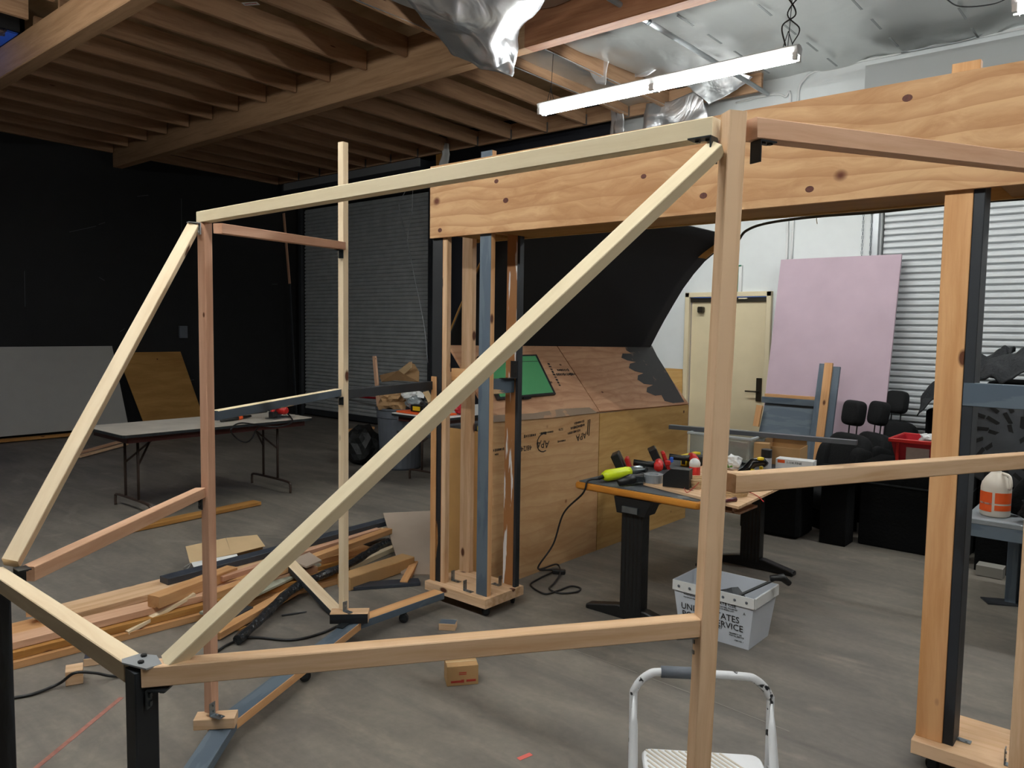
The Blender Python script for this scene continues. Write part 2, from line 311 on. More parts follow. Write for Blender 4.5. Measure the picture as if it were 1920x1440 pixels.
# dark roller door
d1 = struct('door_1', MB().box(((RD[0]+RD[1])/2, YB+.10, RD[2]/2), (RD[1]-RD[0], .02, RD[2])), M_black)
slats(RD[0]+.02, RD[1]-.02, .12, RD[2]-.02, YB+.05).build('slat_curtain', M_rolld, d1)
MB().box(((RD[0]+RD[1])/2, YB+.03, .08), (RD[1]-RD[0], .05, .1)).build('bottom_bar', M_char, d1)
MB().box((RD[0]+.0, YB-.03, RD[2]/2), (.07, .06, RD[2])).box((RD[1]-.0, YB-.03, RD[2]/2), (.07, .06, RD[2])).build('guide_rail', M_char, d1)
MB().box(((RD[0]+RD[1])/2+.0, YB-.19, 4.0), (RD[1]-RD[0]+.2, .34, .30)).build('roller_hood', M_char, d1)
MB().box(((RD[0]+RD[1])/2+.05, YB-.37, 4.10), (RD[1]-RD[0]+.1, .03, .12)).build('hood_band', M_gheader, d1)
# white roller door
d3 = struct('door_3', MB().box(((RW[0]+RW[1])/2, YB+.10, RW[2]/2), (RW[1]-RW[0], .02, RW[2])), M_white)
slats(RW[0]+.02, RW[1]-.02, .1, RW[2]-.1, YB+.04, dep=.026).build('slat_curtain', M_rollw, d3)
MB().box((RW[0]-.03, YB-.035, RW[2]/2), (.035, .07, RW[2])).box((RW[0]-.075, YB-.01, RW[2]/2), (.05, .02, RW[2])).box((RW[1]+.03, YB-.035, RW[2]/2), (.06, .07, RW[2])).build('guide_rail', M_galv, d3)
MB().box(((RW[0]+RW[1])/2, YB-.17, RW[2]-.02), (RW[1]-RW[0]+.25, .34, .30)).build('roller_hood', plain('pale_gray_hood', '#8d8f8e', .5), d3)
ch = MB()
for k in range(90):
    for xx in (-2.42, -2.34):
        z = .6 + k * .038; w = .007 if k % 2 else .002
        ch.tube([(xx - w, YB-.03, z), (xx - w, YB-.03, z + .034)], .003, 4).tube([(xx + w, YB-.03, z), (xx + w, YB-.03, z + .034)], .003, 4)
ch.build('hoist_chain', M_steel, d3)
# tan hinged door
d2 = struct('door_2', MB().box(((DR[0]+DR[1])/2, YB+.03, DR[2]/2-.025), (DR[1]-DR[0]-.13, .045, DR[2]-.11)), M_tand, bevel=.003)
fr = MB(); jw = .055
fr.box((DR[0]+jw/2, YB+.02, DR[2]/2), (jw, .14, DR[2])).box((DR[1]-jw/2, YB+.02, DR[2]/2), (jw, .14, DR[2])).box(((DR[0]+DR[1])/2, YB+.02, DR[2]-jw/2), (DR[1]-DR[0], .14, jw))
fr.build('door_frame', M_tan, d2, bevel=.004)
MB().box(((DR[0]+DR[1])/2, YB-.005, DR[2]-.085), (DR[1]-DR[0]-.12, .03, .05)).build('door_gap_strip', M_bronze, d2)
MB().box((DR[1]-.33, YB-.03, DR[2]-.075), (.1, .03, .014)).build('closer_arm', M_tan, d2)
MB().box((DR[0]+.2, YB-.03, DR[2]-.2), (.07, .07, .07)).build('door_closer', M_bronze, d2, bevel=.01)
hp = MB().box((DR[1]-.12, YB-.005, 1.02), (.06, .02, .26)); hd = hp.build('lock_plate', M_bronze, d2, bevel=.003)
MB().tube([(DR[1]-.12, YB-.01, 1.0), (DR[1]-.12, YB-.07, 1.0), (DR[1]-.25, YB-.075, 1.0)], .009, 8).build('door_handle', M_bronze, hd, smooth=True)
# skylight
sx0, sx1, sy0, sy1 = -9.8, -8.2, 1.2, 2.62
# ceiling deck with a hole for the skylight
ck = MB(); zd = 4.56
for a in ((XL, sx0, YF, YB), (sx1, XR, YF, YB), (sx0, sx1, YF, sy0), (sx0, sx1, sy1, YB)): ck.box(((a[0]+a[1])/2, (a[2]+a[3])/2, zd+.03), (a[1]-a[0], a[3]-a[2], .06))
M_bounds = struct('ceiling', ck, M_deck)
ceil = M_bounds
sk = struct('window_1', MB().box(((sx0+sx1)/2, (sy0+sy1)/2, 4.29), (sx1-sx0, sy1-sy0, .006)), plain('skylight_glazing', '#dfe8ff', .05, trans=1.0))
fk = MB()
for a in ((sx0, sx0+.04, sy0, sy1), (sx1-.04, sx1, sy0, sy1), (sx0, sx1, sy0, sy0+.04), (sx0, sx1, sy1-.04, sy1), (sx0, sx1, sy1-.16, sy1-.145)): fk.box(((a[0]+a[1])/2, (a[2]+a[3])/2, 4.30 if a[3]-a[2] < .02 else 4.44), (a[1]-a[0], a[3]-a[2], .012 if a[3]-a[2] < .02 else .26))
fk.build('window_frame', M_black, sk)
JD = .19; x = -5.105
def joist(x, y0, y1):
    lum('joist', (x, y0, hj(y0) + JD/2), (x, y1, hj(y1) + JD/2), .042, JD, M_joist, ceil)
k = 0
while x - .609 * k > XL + .1:
    X = x - .609 * k
    joist(X, 2.68, 5.07); joist(X + .08, 5.24, 7.93)
    if not (sx0 - .02 < X < sx1 + .02): joist(X - .2, -.6, 2.5)
    k += 1
for X in (-4.5,): joist(X, 5.24, 7.93)
lum('joist', (XL+.03, 2.68, hj(2.68)+.05), (XL+.03, 5.07, hj(5.07)+.05), .05, .14, M_joist, ceil)
lum('joist', (XL+.03, 5.24, hj(5.24)+.05), (XL+.03, 7.9, hj(7.9)+.05), .05, .14, M_joist, ceil)
lum('ledger', (XL, 7.96, hj(7.96)+.1), (-3.4, 7.96, hj(7.96)+.1), .045, .2, M_joist, ceil)
for y, dz in ((2.59, -.10), (5.155, 0)):
    for xa, xb, mt in ((XL+.0, -4.25, M_beam), (-4.25, XR, M_beamr)):
        lum('glulam_beam', (xa, y, hj(y) - .015 + dz*1.7), (xb, y, hj(y) - .015 + dz*1.7), .14, .42 if not dz else .28, mt, ceil)
lum('glulam_beam', (XL, -.7, 4.24), (XR, -.7, 4.24), .14, .42, M_beam, ceil)
# joist hangers
for X in [-5.105 - .609 * q for q in range(12)]:
    MB().box((X + .08, 7.93, hj(7.93) + .06), (.05, .04, .12)).build('joist_hanger', M_steel, ceil)
# foil insulation
def foil_sheet(x0, x1, y0, y1, z0, z1, nx, ny, amp, parent, name='foil_insulation', mat=None):
    m = MB()
    def fn(u, v):
        x = x0 + (x1-x0) * u; y = y0 + (y1-y0) * v
        s = ((x * 1.64) % 1.0); sag = -math.sin(s * math.pi) * .02
        return (x, y, z0 + (z1-z0) * v + sag + amp * noise.noise((x * 1.3, y * .8, z0)) + amp * .5 * noise.noise((x * 4, y * 2.2, 5.1)))
    m.grid(nx, ny, fn); return m.build(name, mat or M_foil, parent, smooth=True)
foil_sheet(-4.44, XR, 5.24, YB, 4.29, 4.41, 130, 44, .04, ceil)
foil_sheet(-4.9, XR, -4.4, 2.5, 4.33, 4.33, 80, 50, .03, ceil)
foil_sheet(-4.9, XR, 2.68, 5.07, 4.30, 4.28, 120, 44, .035, ceil)
foil_sheet(-5.05, -4.53, 5.24, 7.93, 4.34, 4.3, 16, 40, .03, ceil)
for X, ya, yb in ((-5.105, 2.7, 5.05), (-5.025, 5.26, 7.9), (-4.5, 5.26, 7.9)):
    MB().box((X + .017, (ya+yb)/2, hj((ya+yb)/2) - .004), (.012, yb-ya, .006), Matrix()).build('foil_edge', M_foilf, ceil).rotation_euler = (0, 0, 0)
# thin dark batten strips over the foil seams
sm = MB()
for q in range(9):
    X = -3.3 + .609 * q * 1.0
    for j in range(5): sm.box((X + .02, 5.5 + j * .55 + (q % 2) * .2, 4.305 + .036 * (.1 + j * .2)-.03), (.018, .28, .004))
sm.build('foil_seam_tape', plain('seam_tape', '#8f9292', .5, .5), ceil)
# ================================================================ the timber cab frame in the foreground
cage = thing('timber_frame', (-2.0, 1.46, 0), 'open cab-shaped frame screwed together from pale and pinkish square lumber, in the foreground', 'frame')
P1 = Vector((-2.76, 1.46, 0)); P2 = Vector((-3.27, 2.48, 0)); P3 = Vector((-.675, 1.46, 0)); P5 = Vector((-.25, 2.48, 0)); L1 = Vector((-2.18, .60, 0)); L2 = Vector((-1.385, .60, 0))
def V(p, z): return Vector((p.x, p.y, z))
def turn(deg): return (math.cos(math.radians(deg)), math.sin(math.radians(deg)), 0)
q = .038
def part(o, label):
    o['label'] = label; return o
part(lum('post', V(P1, .16), V(P1, 2.043), q, q, M_red, cage, turn(17)), 'pinkish front left post')
part(lum('post', V(P2, .16), V(P2, 2.60), q, q, M_pale2, cage, turn(8)), 'cream post rising above the top rail')
part(lum('post', (-.707, 1.432, .16), (-.678, 1.458, 2.098), q, q, M_fir2, cage, turn(-38)), 'large tan post nearest the camera')
part(lum('post', V(P5, .16), V(P5, 2.14), q, q, M_fir2, cage, turn(-8)), 'tan post at the right edge')
part(lum('post', V(L1, .02), V(L1, 1.01), .042, .042, M_blk, cage, turn(0)), 'black front leg at the left edge')
part(lum('post', V(L2, .02), V(L2, 1.045), .042, .042, M_blk, cage, turn(0)), 'black front leg with a bracket on top')
part(lum('top_rail', (-2.785, 1.46, 2.063), (-.715, 1.46, 2.074), q, .041, M_pale, cage), 'long pale top rail')
part(lum('top_rail', (-.655, 1.485, 2.068), (-.24, 2.50, 2.112), q, .041, M_fir, cage), 'pinkish top rail running to the right')
part(lum('top_rail', (-2.775, 1.52, 2.03), (-3.25, 2.46, 2.075), q, q, M_red, cage), 'short reddish top rail')
part(lum('belt_rail', (-1.375, .60, 1.036), (-.707, 1.436, 1.062), q, q, M_fir2, cage), 'tan lower rail in front')
part(lum('belt_rail', (-2.165, .66, 1.03), (-2.765, 1.43, 1.028), q, q, M_fir, cage), 'pinkish lower rail on the left')
part(lum('belt_rail', (-2.20, .60, 1.032), (-1.415, .60, 1.032), q, q, [M_pale2, M_pale2], cage), 'cream crossbar between the two black legs')
part(lum('belt_rail', (-.668, 1.475, 1.360), (-.24, 2.50, 1.338), q, q, M_fir2, cage), 'tan middle rail on the right')
part(lum('belt_rail', (-2.785, 1.50, 1.315), (-3.262, 2.44, 1.322), q, q, [M_blue, M_pale, M_blue, M_bluew], cage), 'middle rail with worn dark blue paint')
part(lum('belt_rail', (-3.275, 2.50, 1.31), (-3.385, 3.21, 1.315), q, .05, [M_char, M_char, M_char, M_char], cage), 'charcoal rail tied to the tower')
part(lum('brace', V(P1, 2.02) + Vector((.0, -.045, 0)), Vector((-2.185, .63, 1.06)), q, q, M_pale2, cage, (.8, -.3, 1)), 'pale diagonal brace on the left')
part(lum('brace', Vector((-.70, 1.435, 2.03)), Vector((-1.352, .635, 1.05)), .033, .028, M_pale, cage, (.42, -.42, 1)), 'long pale diagonal brace')
# floor runner boards on casters
tA = Vector((-3.22, 3.14, .08))
part(lum('floor_runner', tA, (-3.22, 2.44, .08), .085, .04, [M_blue, M_orange, M_blue, M_blue], cage), 'runner board with a bare top and slate sides')
part(lum('floor_runner', (-3.21, 2.50, .08), (-2.74, 1.47, .08), .085, .04, [M_orange, M_blue, M_orange, M_orange], cage), 'slate painted runner board')
part(lum('floor_runner', (-2.76, 1.52, .0795), (-2.02, .72, .0795), .085, .04, [M_blue, M_blue, M_blue, M_blue], cage), 'slate painted runner board near the camera')
lum('floor_runner', (-.70, 1.42, .08), (-.32, 2.5, .08), .085, .04, M_orange, cage)
lum('floor_runner', (-.32, 2.42, .0795), (-.42, 3.14, .0795), .085, .04, M_orange, cage)
lum('foot_block', (-2.80, 1.415, .122), (-2.70, 1.53, .122), .07, .042, M_fir2, cage)
lum('foot_block', (-3.30, 2.42, .128), (-3.16, 2.56, .128), .085, .055, [M_fir2, M_fir2, M_fir2, M_blk], cage)
lum('foot_block', (-.72, 1.38, .128), (-.62, 1.54, .128), .10, .05, M_fir2, cage); lum('foot_block', (-.3, 2.4, .128), (-.22, 2.56, .128), .10, .05, M_fir2, cage)
def caster(p, parent, r=.027, rz=0):
    m = MB(); R = Matrix.Translation((p[0], p[1], 0)) @ Matrix.Rotation(rz, 4, 'Z')
    m.box((0, 0, 2 * r + .008), (.045, .045, .006), R).box((.015, .014, r + .012), (.03, .003, .04), R).box((.015, -.014, r + .012), (.03, .003, .04), R)
    o = m.build('caster', M_steeld, parent)
    w = MB(); A = R @ Matrix.Translation((.018, 0, r)) @ Matrix.Rotation(math.pi / 2, 4, 'X'); w.lathe([(r*.4, -.011), (r*.94, -.011), (r, -.007), (r, .007), (r*.94, .011), (r*.4, .011)], n=18, M=A)
    w.build('caster_wheel', M_rubber, o, smooth=False)
for p, a in (((-3.21, 2.83), .5), ((-3.0, 2.03), 1.2), ((-2.5, 1.24), 1), ((-.5, 1.98), .4), ((-2.08, .8), 0), ((-.66, 1.5), 2)): caster(p, cage, rz=a)
def lbr(parent, p, n1, n2, w=.028, l=.042, mat=None):   # angle bracket: two thin leaves along n1 and n2 with screw heads
    a = Vector(n1).normalized(); b = Vector(n2).normalized(); s = a.cross(b).normalized(); p = Vector(p); m = MB()
    M = Matrix.Translation(p) @ Matrix((a, b, s)).transposed().to_4x4()
    m.box((l/2, 0, 0), (l, .003, w), M).box((0, l/2, 0), (.003, l, w), M)
    for t in (.3, .75):
        m.box((l*t, .003, w*.18), (.008, .004, .008), M).box((.003, l*t, w*.18), (.004, .008, .008), M)
    m.build('angle_bracket', mat or M_steeld, parent)
lbr(cage, (-2.755, 1.425, 1.008), (0, 0, -1), (0, -1, 0)); lbr(cage, (-3.252, 2.452, 2.053), (0, 0, -1), (.4, -.9, 0)); lbr(cage, (-3.252, 2.452, 1.298), (0, 0, -1), (.4, -.9, 0))
lbr(cage, (-.705, 1.43, 2.05), (0, 0, -1), (-1, 0, 0), w=.03, l=.05); lbr(cage, (-.645, 1.492, 2.045), (0, 0, -1), (.38, .92, 0)); lbr(cage, (-.71, 1.435, 1.04), (0, 0, -1), (-.6, -.8, 0), l=.05, mat=M_steel)
lbr(cage, (-2.75, 1.435, 2.038), (0, 0, -1), (-.2, -.9, 0), mat=M_galv); lbr(cage, (-3.245, 2.47, .158), (0, 0, 1), (1, 0, 0), l=.05, mat=M_steel); lbr(cage, (-2.735, 1.45, .156), (0, 0, 1), (1, .3, 0), l=.05, mat=M_steel)
lbr(cage, (-2.155, .64, 1.055), (1, 0, 0), (0, 0, -1)); lbr(cage, (-1.363, .605, 1.012), (0, 0, -1), (.8, .6, 0), l=.035)
pl = MB().prism([(-.03, -.02), (-.015, -.026), (.042, -.008), (.042, .02), (.0, .03), (-.03, .012)], 0, .003, Matrix.Translation((-1.39, .60, 1.0535)))
pl.build('corner_plate', M_galv, cage)
for dx, dy in ((-.012, .012), (.012, -.004)): MB().tube([(-1.39+dx, .6+dy, 1.056), (-1.39+dx, .6+dy, 1.0605)], .0055, 6).build('bolt_head', M_black, cage)
MB().box((-2.75, 1.5, .104), (.05, .08, .006), rz=.4).build('mending_plate', M_steeld, cage); MB().box((-3.2, 2.42, .104), (.04, .07, .006), rz=.4).build('mending_plate', M_steeld, cage)
MB().tube([(-1.363, .592, .845), (-1.362, .592, .845)], .009, 10).build('hole_plug', M_yellow, cage)
# ================================================================ support towers
def tower(x0, label, left):
    t = thing('support_tower', (x0 + .25, 3.35, 0), label, 'tower', None); X = x0
    lum('platform', (X, 3.35, .0875), (X + .5, 3.35, .0875), .345, .055, M_fir2, t)
    for px, py, a in ((.05, 3.22, .3), (.45, 3.215, 1.1), (.45, 3.48, 2.2), (.05, 3.48, 0)): caster((X + px, py), t, .024, a)
    lo = .116
    if left:
        part(lum('stud', (X+.045, 3.24, lo), (X+.045, 3.24, 2.6), .085, .038, [M_blkw, M_blkw, M_orange, M_blkw], t, (0, 1, 0)), 'dark stained stud with bare patches')
        part(lum('stud', (X+.028, 3.216, lo), (X+.028, 3.216, 1.37), .044, .006, M_orange, t, (0, 1, 0)), 'thin orange edge strip')
        part(lum('stud', (X+.108, 3.24, lo), (X+.108, 3.24, 2.6), .036, .036, M_fir2, t, (0, 1, 0)), 'natural stud')
        part(lum('stud', (X+.43, 3.24, lo), (X+.43, 3.24, 2.65), .085, .038, [M_orange, M_blue, M_blue, M_orange], t, (0, -1, 0)), 'slate blue stud')
        part(lum('stud', (X+.05, 3.49, lo), (X+.05, 3.49, 2.6), .088, .038, M_fir2, t, (0, 1, 0)), 'natural rear stud')
        part(lum('stud', (X+.42, 3.49, lo), (X+.42, 3.49, 2.6), .088, .038, [M_drip, M_drip, M_drip, M_drip], t, (0, 1, 0)), 'stud smeared with white drips')
        part(lum('stud', (X+.478, 3.475, lo), (X+.478, 3.475, 2.6), .02, .038, [M_blk], t, (0, 1, 0)), 'narrow black strip')
        part(lum('cross_rail', (X+.13, 3.28, 1.385), (X+.385, 3.28, 1.385), .038, .075, M_orange, t), 'orange cross rail')
        part(lum('cross_rail', (X+.43, 3.27, 1.33), (X+.43, 3.46, 1.33), .05, .085, M_bluew, t), 'cross rail with smeared slate paint')
        lum('cross_rail', (X+.04, 3.27, 1.35), (X+.04, 3.46, 1.35), .038, .085, M_fir2, t)
        lbr(t, (X+.37, 3.3, 1.45), (0, 0, 1), (-1, 0, 0), mat=M_blk); lbr(t, (X+.33, 3.3, 1.34), (0, 0, -1), (-1, 0, 0), mat=M_blk); lbr(t, (X+.46, 3.45, 1.375), (0, 0, 1), (0, -1, 0), w=.05, l=.1, mat=M_black)
    else:
        part(lum('stud', (X+.05, 3.24, lo), (X+.05, 3.24, 2.65), .092, .038, M_orange, t, (0, 1, 0)), 'orange fir stud')
        part(lum('stud', (X+.115, 3.28, lo), (X+.115, 3.28, 2.6), .036, .11, M_blk, t, (0, 1, 0)), 'black painted stud')
        part(lum('cross_rail', (X+.10, 3.24, 1.45), (X+.44, 3.24, 1.45), .038, .085, M_blue, t), 'slate blue cross rail')
        for xx, yy in ((.45, 3.24), (.45, 3.47)): lum('stud', (X+xx, yy, lo), (X+xx, yy, 2.6), .085, .038, M_orange, t, (0, 1, 0))
    for xx, yy, s in ((.12, 3.3, 1), (.3, 3.22, 1), (.4, 3.42, -1)): lbr(t, (X + xx, yy, lo + .001), (s, 0, 0), (0, 0, 1), l=.06, mat=M_steel)
    return t
tower(-3.385, 'caster tower of dark, slate and natural studs under the left end of the beam', True)
tower(-.665, 'caster tower with an orange fir stud and a slate cross rail at the right edge', False)
# ================================================================ plywood box beam
bm_ = thing('plywood_box_beam', (-1.85, 3.35, 2.19), 'long knotty plywood box beam spanning the two caster towers', 'beam')
part(lum('front_panel', (-3.385, 3.209, 2.402), (-.16, 3.209, 2.402), .42, .018, M_ply, bm_, (0, 1, 0)), 'plywood face with knots')
lum('rear_panel', (-3.385, 3.53, 2.402), (-.16, 3.53, 2.402), .42, .018, M_ply3, bm_, (0, 1, 0))
bb = MB()
for xa, xb in ((-3.21, -3.02), (-2.88, -.67), (-.49, -.26)): bb.box(((xa+xb)/2, 3.37, 2.205), (xb-xa, .3, .014))
bb.build('bottom_panel', M_plyd, bm_)
for X, Z in ((-3.3, 2.235), (-2.86, 2.47), (-2.79, 2.36), (-1.93, 2.39), (-1.62, 2.27), (-1.56, 2.49), (-.98, 2.40), (-.8, 2.55), (-2.1, 2.52), (-1.15, 2.25)):
    s = random.uniform(.8, 1.2)
    kn = MB().lathe([(.0, 0), (.012 * s, 0), (.016 * s, -.0012)], n=12, M=Matrix.Translation((X, 3.1995, Z)) @ Matrix.Rotation(math.pi/2, 4, 'X') @ Matrix.Scale(1.35, 4, (1, 0, 0)))
    kn.build('knot', plain('knot_brown', '#5c2f22', .7, vary=.4, vscale=90), bm_)
# ================================================================ strip lights
M_tube, _N, _L, _B = newmat('lit_tube'); _B.inputs['Emission Color'].default_value = (.97, 1.0, .98, 1); _B.inputs['Emission Strength'].default_value = TUBE_E; _B.inputs['Base Color'].default_value = (.9, .9, .9, 1)
M_fix = plain('white_fixture', '#c9cacb', .4)
names = ['bare two-row tube strip light hanging above the long pale rail, cables at its right end', None, None, None, None, None]
for i, (x, y, z) in enumerate(STRIPS):
    s = thing('strip_light', (x, y, z - .05), names[0] if i == 0 else 'unseen bare tube strip light hung outside the picture, leftmost one added as fill', 'light', None if i == 0 else 'strip lights out of view')
    MB().prism([(-.035, 0), (.035, 0), (.055, .055), (.02, .075), (-.02, .075), (-.055, .055)], -1.22, 1.22, Matrix.Translation((x, y, z - .03)) @ Matrix.Rotation(math.pi/2, 4, 'Y') @ Matrix.Rotation(math.pi/2, 4, 'Z')).build('housing', M_fix, s)
    for dy in (-.035, .035):
        for a, b in ((-1.19, -.02), (.02, 1.19)):
            MB().tube([(x+a, y+dy, z-.05), (x+b, y+dy, z-.05)], .0145, 10).build('tube', M_tube, s)
        for e in (-1.2, 0, 1.2): MB().box((x+e, y+dy, z-.045), (.03 if e else .05, .034, .05)).build('lamp_holder', M_white, s)
    for e in (-1.1, 1.13):
        MB().tube([(x+e, y, z+.04), (x+e+.03, y, 4.34)], .003, 5).tube([(x+e-.04, y, z+.04), (x+e, y, z+.16)], .003, 5).tube([(x+e+.04, y, z+.04), (x+e, y, z+.16)], .003, 5).build('hanger_wire', M_steeld, s)
sx = STRIPS[0][0] + 1.12; sy, sz = STRIPS[0][1], STRIPS[0][2]
tag(cord('power_cable', [(sx, sy-.02, sz+.05), (sx-.03, sy-.02, sz+.2), (sx+.06, sy, sz+.27), (sx+.0, sy, sz+.4), (sx-.08, sy, 4.24)], .006, M_cord), 'black power cable looping up from the right end of the lit strip light', 'cable')
tag(cord('power_cable', [(sx+.05, sy-.02, sz+.05), (sx+.1, sy-.02, sz+.15), (sx, sy, sz+.3), (sx+.25, sy-.1, sz+.42), (sx+.70, sy-.2, 4.24)], .005, M_cord), 'black cable swinging right across the foil from the lit strip light', 'cable')
tag(cord('power_cable', [at(1770, -5, 4.3), at(1800, 12, 4.05), at(1860, 8, 4.1), at(1895, -6, 4.3)], .005, M_cord), 'dark cable sagging at the top right corner of the ceiling', 'cable')
# conduits
pA = at(1135, -8, 4.12); pB = at(1345, 112, 4.12)
cd = thing('conduit', (pA.x, pA.y, 4.12), 'thick gray conduit hung below the foil left of the strip light', 'pipe')
MB().tube([(pA.x, pA.y - 1.2, 4.12), (pA.x, 7.9, 4.12)], .022, 12).build('pipe', M_galv, cd, smooth=True)
pc = at(1207, 42, 4.12); MB().tube([(pA.x, pc.y-.03, 4.12), (pA.x, pc.y-.06, 4.33)], .004, 5).tube([(pA.x, pc.y+.03, 4.12), (pA.x+.03, pc.y+.02, 4.33)], .004, 5).lathe([(.026, -.02), (.03, 0), (.026, .02)], (0, 0, 0), 12, Matrix.Translation((pA.x, pc.y, 4.12)) @ Matrix.Rotation(math.pi/2, 4, 'X')).build('pipe_hanger', M_steeld, cd)
def conduit(label, pts, r=.011, mat=None):
    o = MB().tube(smooth_path(pts, 6), r, 8).build('conduit', mat or M_white, smooth=True); return tag(o, label, 'pipe')
yv = YB - .02
conduit('white conduit bending down from the ceiling line on the white wall', [atY(1925, 52, yv), atY(1700, 98, yv), atY(1540, 131, yv), atY(1508, 150, yv), atY(1497, 175, yv), atY(1495, 260, yv), atY(1483, 500, yv)])
conduit('white conduit elbow on the white wall near the foil flaps', [atY(1380, 193, yv), atY(1450, 177, yv), atY(1472, 182, yv), atY(1482, 200, yv), atY(1474, 520, yv)])
conduit('thin bright conduit clipped to the top of the white wall', [atY(1690, 99, yv-.05), atY(1835, 68, yv-.05), atY(1826, 30, yv-.4)], .009, M_galv)
tag(cord('hanging_cable', [atY(1385, 450, 3.7), atY(1400, 432, 3.7), atY(1440, 418, 3.7), atY(1530, 406, 3.7), atY(1650, 397, 3.7), atY(1790, 382, 3.7), atY(1925, 372, 3.7)], .007, M_cord), 'black cable strung along behind the lower edge of the box beam', 'cable')
zt = MB().tube([atY(1530, 402, 3.7), atY(1532, 420, 3.7)], .002, 4); zt.build('cable_tie', M_white, None); 
bpy.data.objects['cable_tie'].parent = None; tag(bpy.data.objects['cable_tie'], 'white tie knotted on the black cable under the beam', 'cable tie')
# foil flaps torn loose
def flap(label, rows, thick=.003, rough=.05, mat=None, name='foil_flap', cat='foil insulation', sd=0, nu=18, nv=18):
    # rows: list of rows of points (same count); interpolated as a crumpled sheet
    R = len(rows) - 1; Cn = len(rows[0]) - 1
    def fn(u, v):
        a = min(int(v * R), R - 1); b = min(int(u * Cn), Cn - 1); fv = v * R - a; fu = u * Cn - b
        p = (rows[a][b] * (1-fu) + rows[a][b+1] * fu) * (1-fv) + (rows[a+1][b] * (1-fu) + rows[a+1][b+1] * fu) * fv
        w = rough * (.3 + v)
        d = noise.noise_vector((p.x * 3 + sd, p.y * 3, p.z * 3)) * w + noise.noise_vector((p.x * 9 + sd, p.y * 9, p.z * 9)) * w * .35
        return p + d
    o = MB().grid(nu, nv, fn).build(name, mat or M_foilf, smooth=True); m = o.modifiers.new('s', 'SOLIDIFY'); m.thickness = thick
    return tag(o, label, cat)
flap('large silver foil sheet torn down beside the brown ceiling beam', [
    [atY(735, -45, 3.6), atY(850, -60, 3.9), atY(960, -50, 4.3), atY(1050, -40, 4.6)],
    [atY(775, 20, 3.9), atY(850, 30, 4.1), atY(930, 40, 4.5), atY(1000, 30, 4.85)],
    [atY(820, 65, 4.3), atY(860, 75, 4.4), atY(915, 90, 4.6), atY(978, 55, 4.95)],
    [atY(855, 108, 4.6), atY(895, 118, 4.7), atY(935, 133, 4.8), atY(972, 110, 4.97)],
    [atY(858, 110, 4.62), atY(905, 127, 4.75), atY(966, 151, 4.9), atY(970, 140, 4.98)]], rough=.05, nu=30, nv=30)
flap('white folded foil tab hanging over the left half of the strip light', [
    [atY(1085, 70, 6.6), atY(1150, 62, 6.6)], [atY(1094, 106, 6.6), atY(1153, 100, 6.6)], [atY(1102, 130, 6.6), atY(1140, 130, 6.6)], [atY(1113, 165, 6.6), atY(1130, 165, 6.6)]], rough=.04, sd=3)
flap('gray foil lobe drooping just above the middle of the strip light', [
    [atY(1148, 88, 7.2), atY(1200, 90, 7.2), atY(1245, 105, 7.2)], [atY(1152, 120, 7.2), atY(1200, 120, 7.2), atY(1243, 126, 7.2)], [atY(1156, 152, 7.2), atY(1190, 150, 7.2), atY(1215, 148, 7.2)]], rough=.05, sd=9)
flap('pale foil flap hanging off the ceiling beside the right part of the strip light', [
    [atY(1262, 150, 7.6), atY(1320, 140, 7.6), atY(1375, 132, 7.7), atY(1412, 145, 7.8)], [atY(1295, 165, 7.6), atY(1325, 172, 7.6), atY(1370, 158, 7.7), atY(1408, 148, 7.8)], [atY(1315, 188, 7.6), atY(1330, 202, 7.6), atY(1375, 172, 7.7), atY(1385, 165, 7.8)]], rough=.05, sd=5)
flap('narrow foil strip hanging behind the long pale top rail', [
    [atY(1144, 196, 7.8), atY(1152, 192, 7.8)], [atY(1146, 225, 7.8), atY(1156, 225, 7.8)], [atY(1140, 262, 7.8), atY(1152, 262, 7.8)]], rough=.03, sd=1, nu=6)
flap('pointed foil strip hanging to the right of a narrower one', [
    [atY(1160, 186, 7.8), atY(1165, 186, 7.8)], [atY(1155, 215, 7.8), atY(1170, 215, 7.8)], [atY(1152, 262, 7.8), atY(1175, 255, 7.8)]], rough=.03, sd=2, nu=6)
flap('wide shiny foil curtain drooping behind the top rail left of the tan post', [
    [atY(1213, 195, 7.85), atY(1260, 190, 7.85), atY(1300, 170, 7.85), atY(1318, 185, 7.85)], [atY(1210, 215, 7.85), atY(1250, 212, 7.8), atY(1300, 205, 7.85), atY(1320, 205, 7.85)], [atY(1205, 250, 7.85), atY(1250, 247, 7.85), atY(1300, 240, 7.8), atY(1322, 235, 7.85)]], rough=.06, sd=4)
blk = lum('wood_blocking', atY(1165, 185, 8.1), atY(1305, 168, 8.1), .06, .26, M_beamr); tag(blk, 'dark red wood block showing under the torn foil at the top of the wall', 'beam')
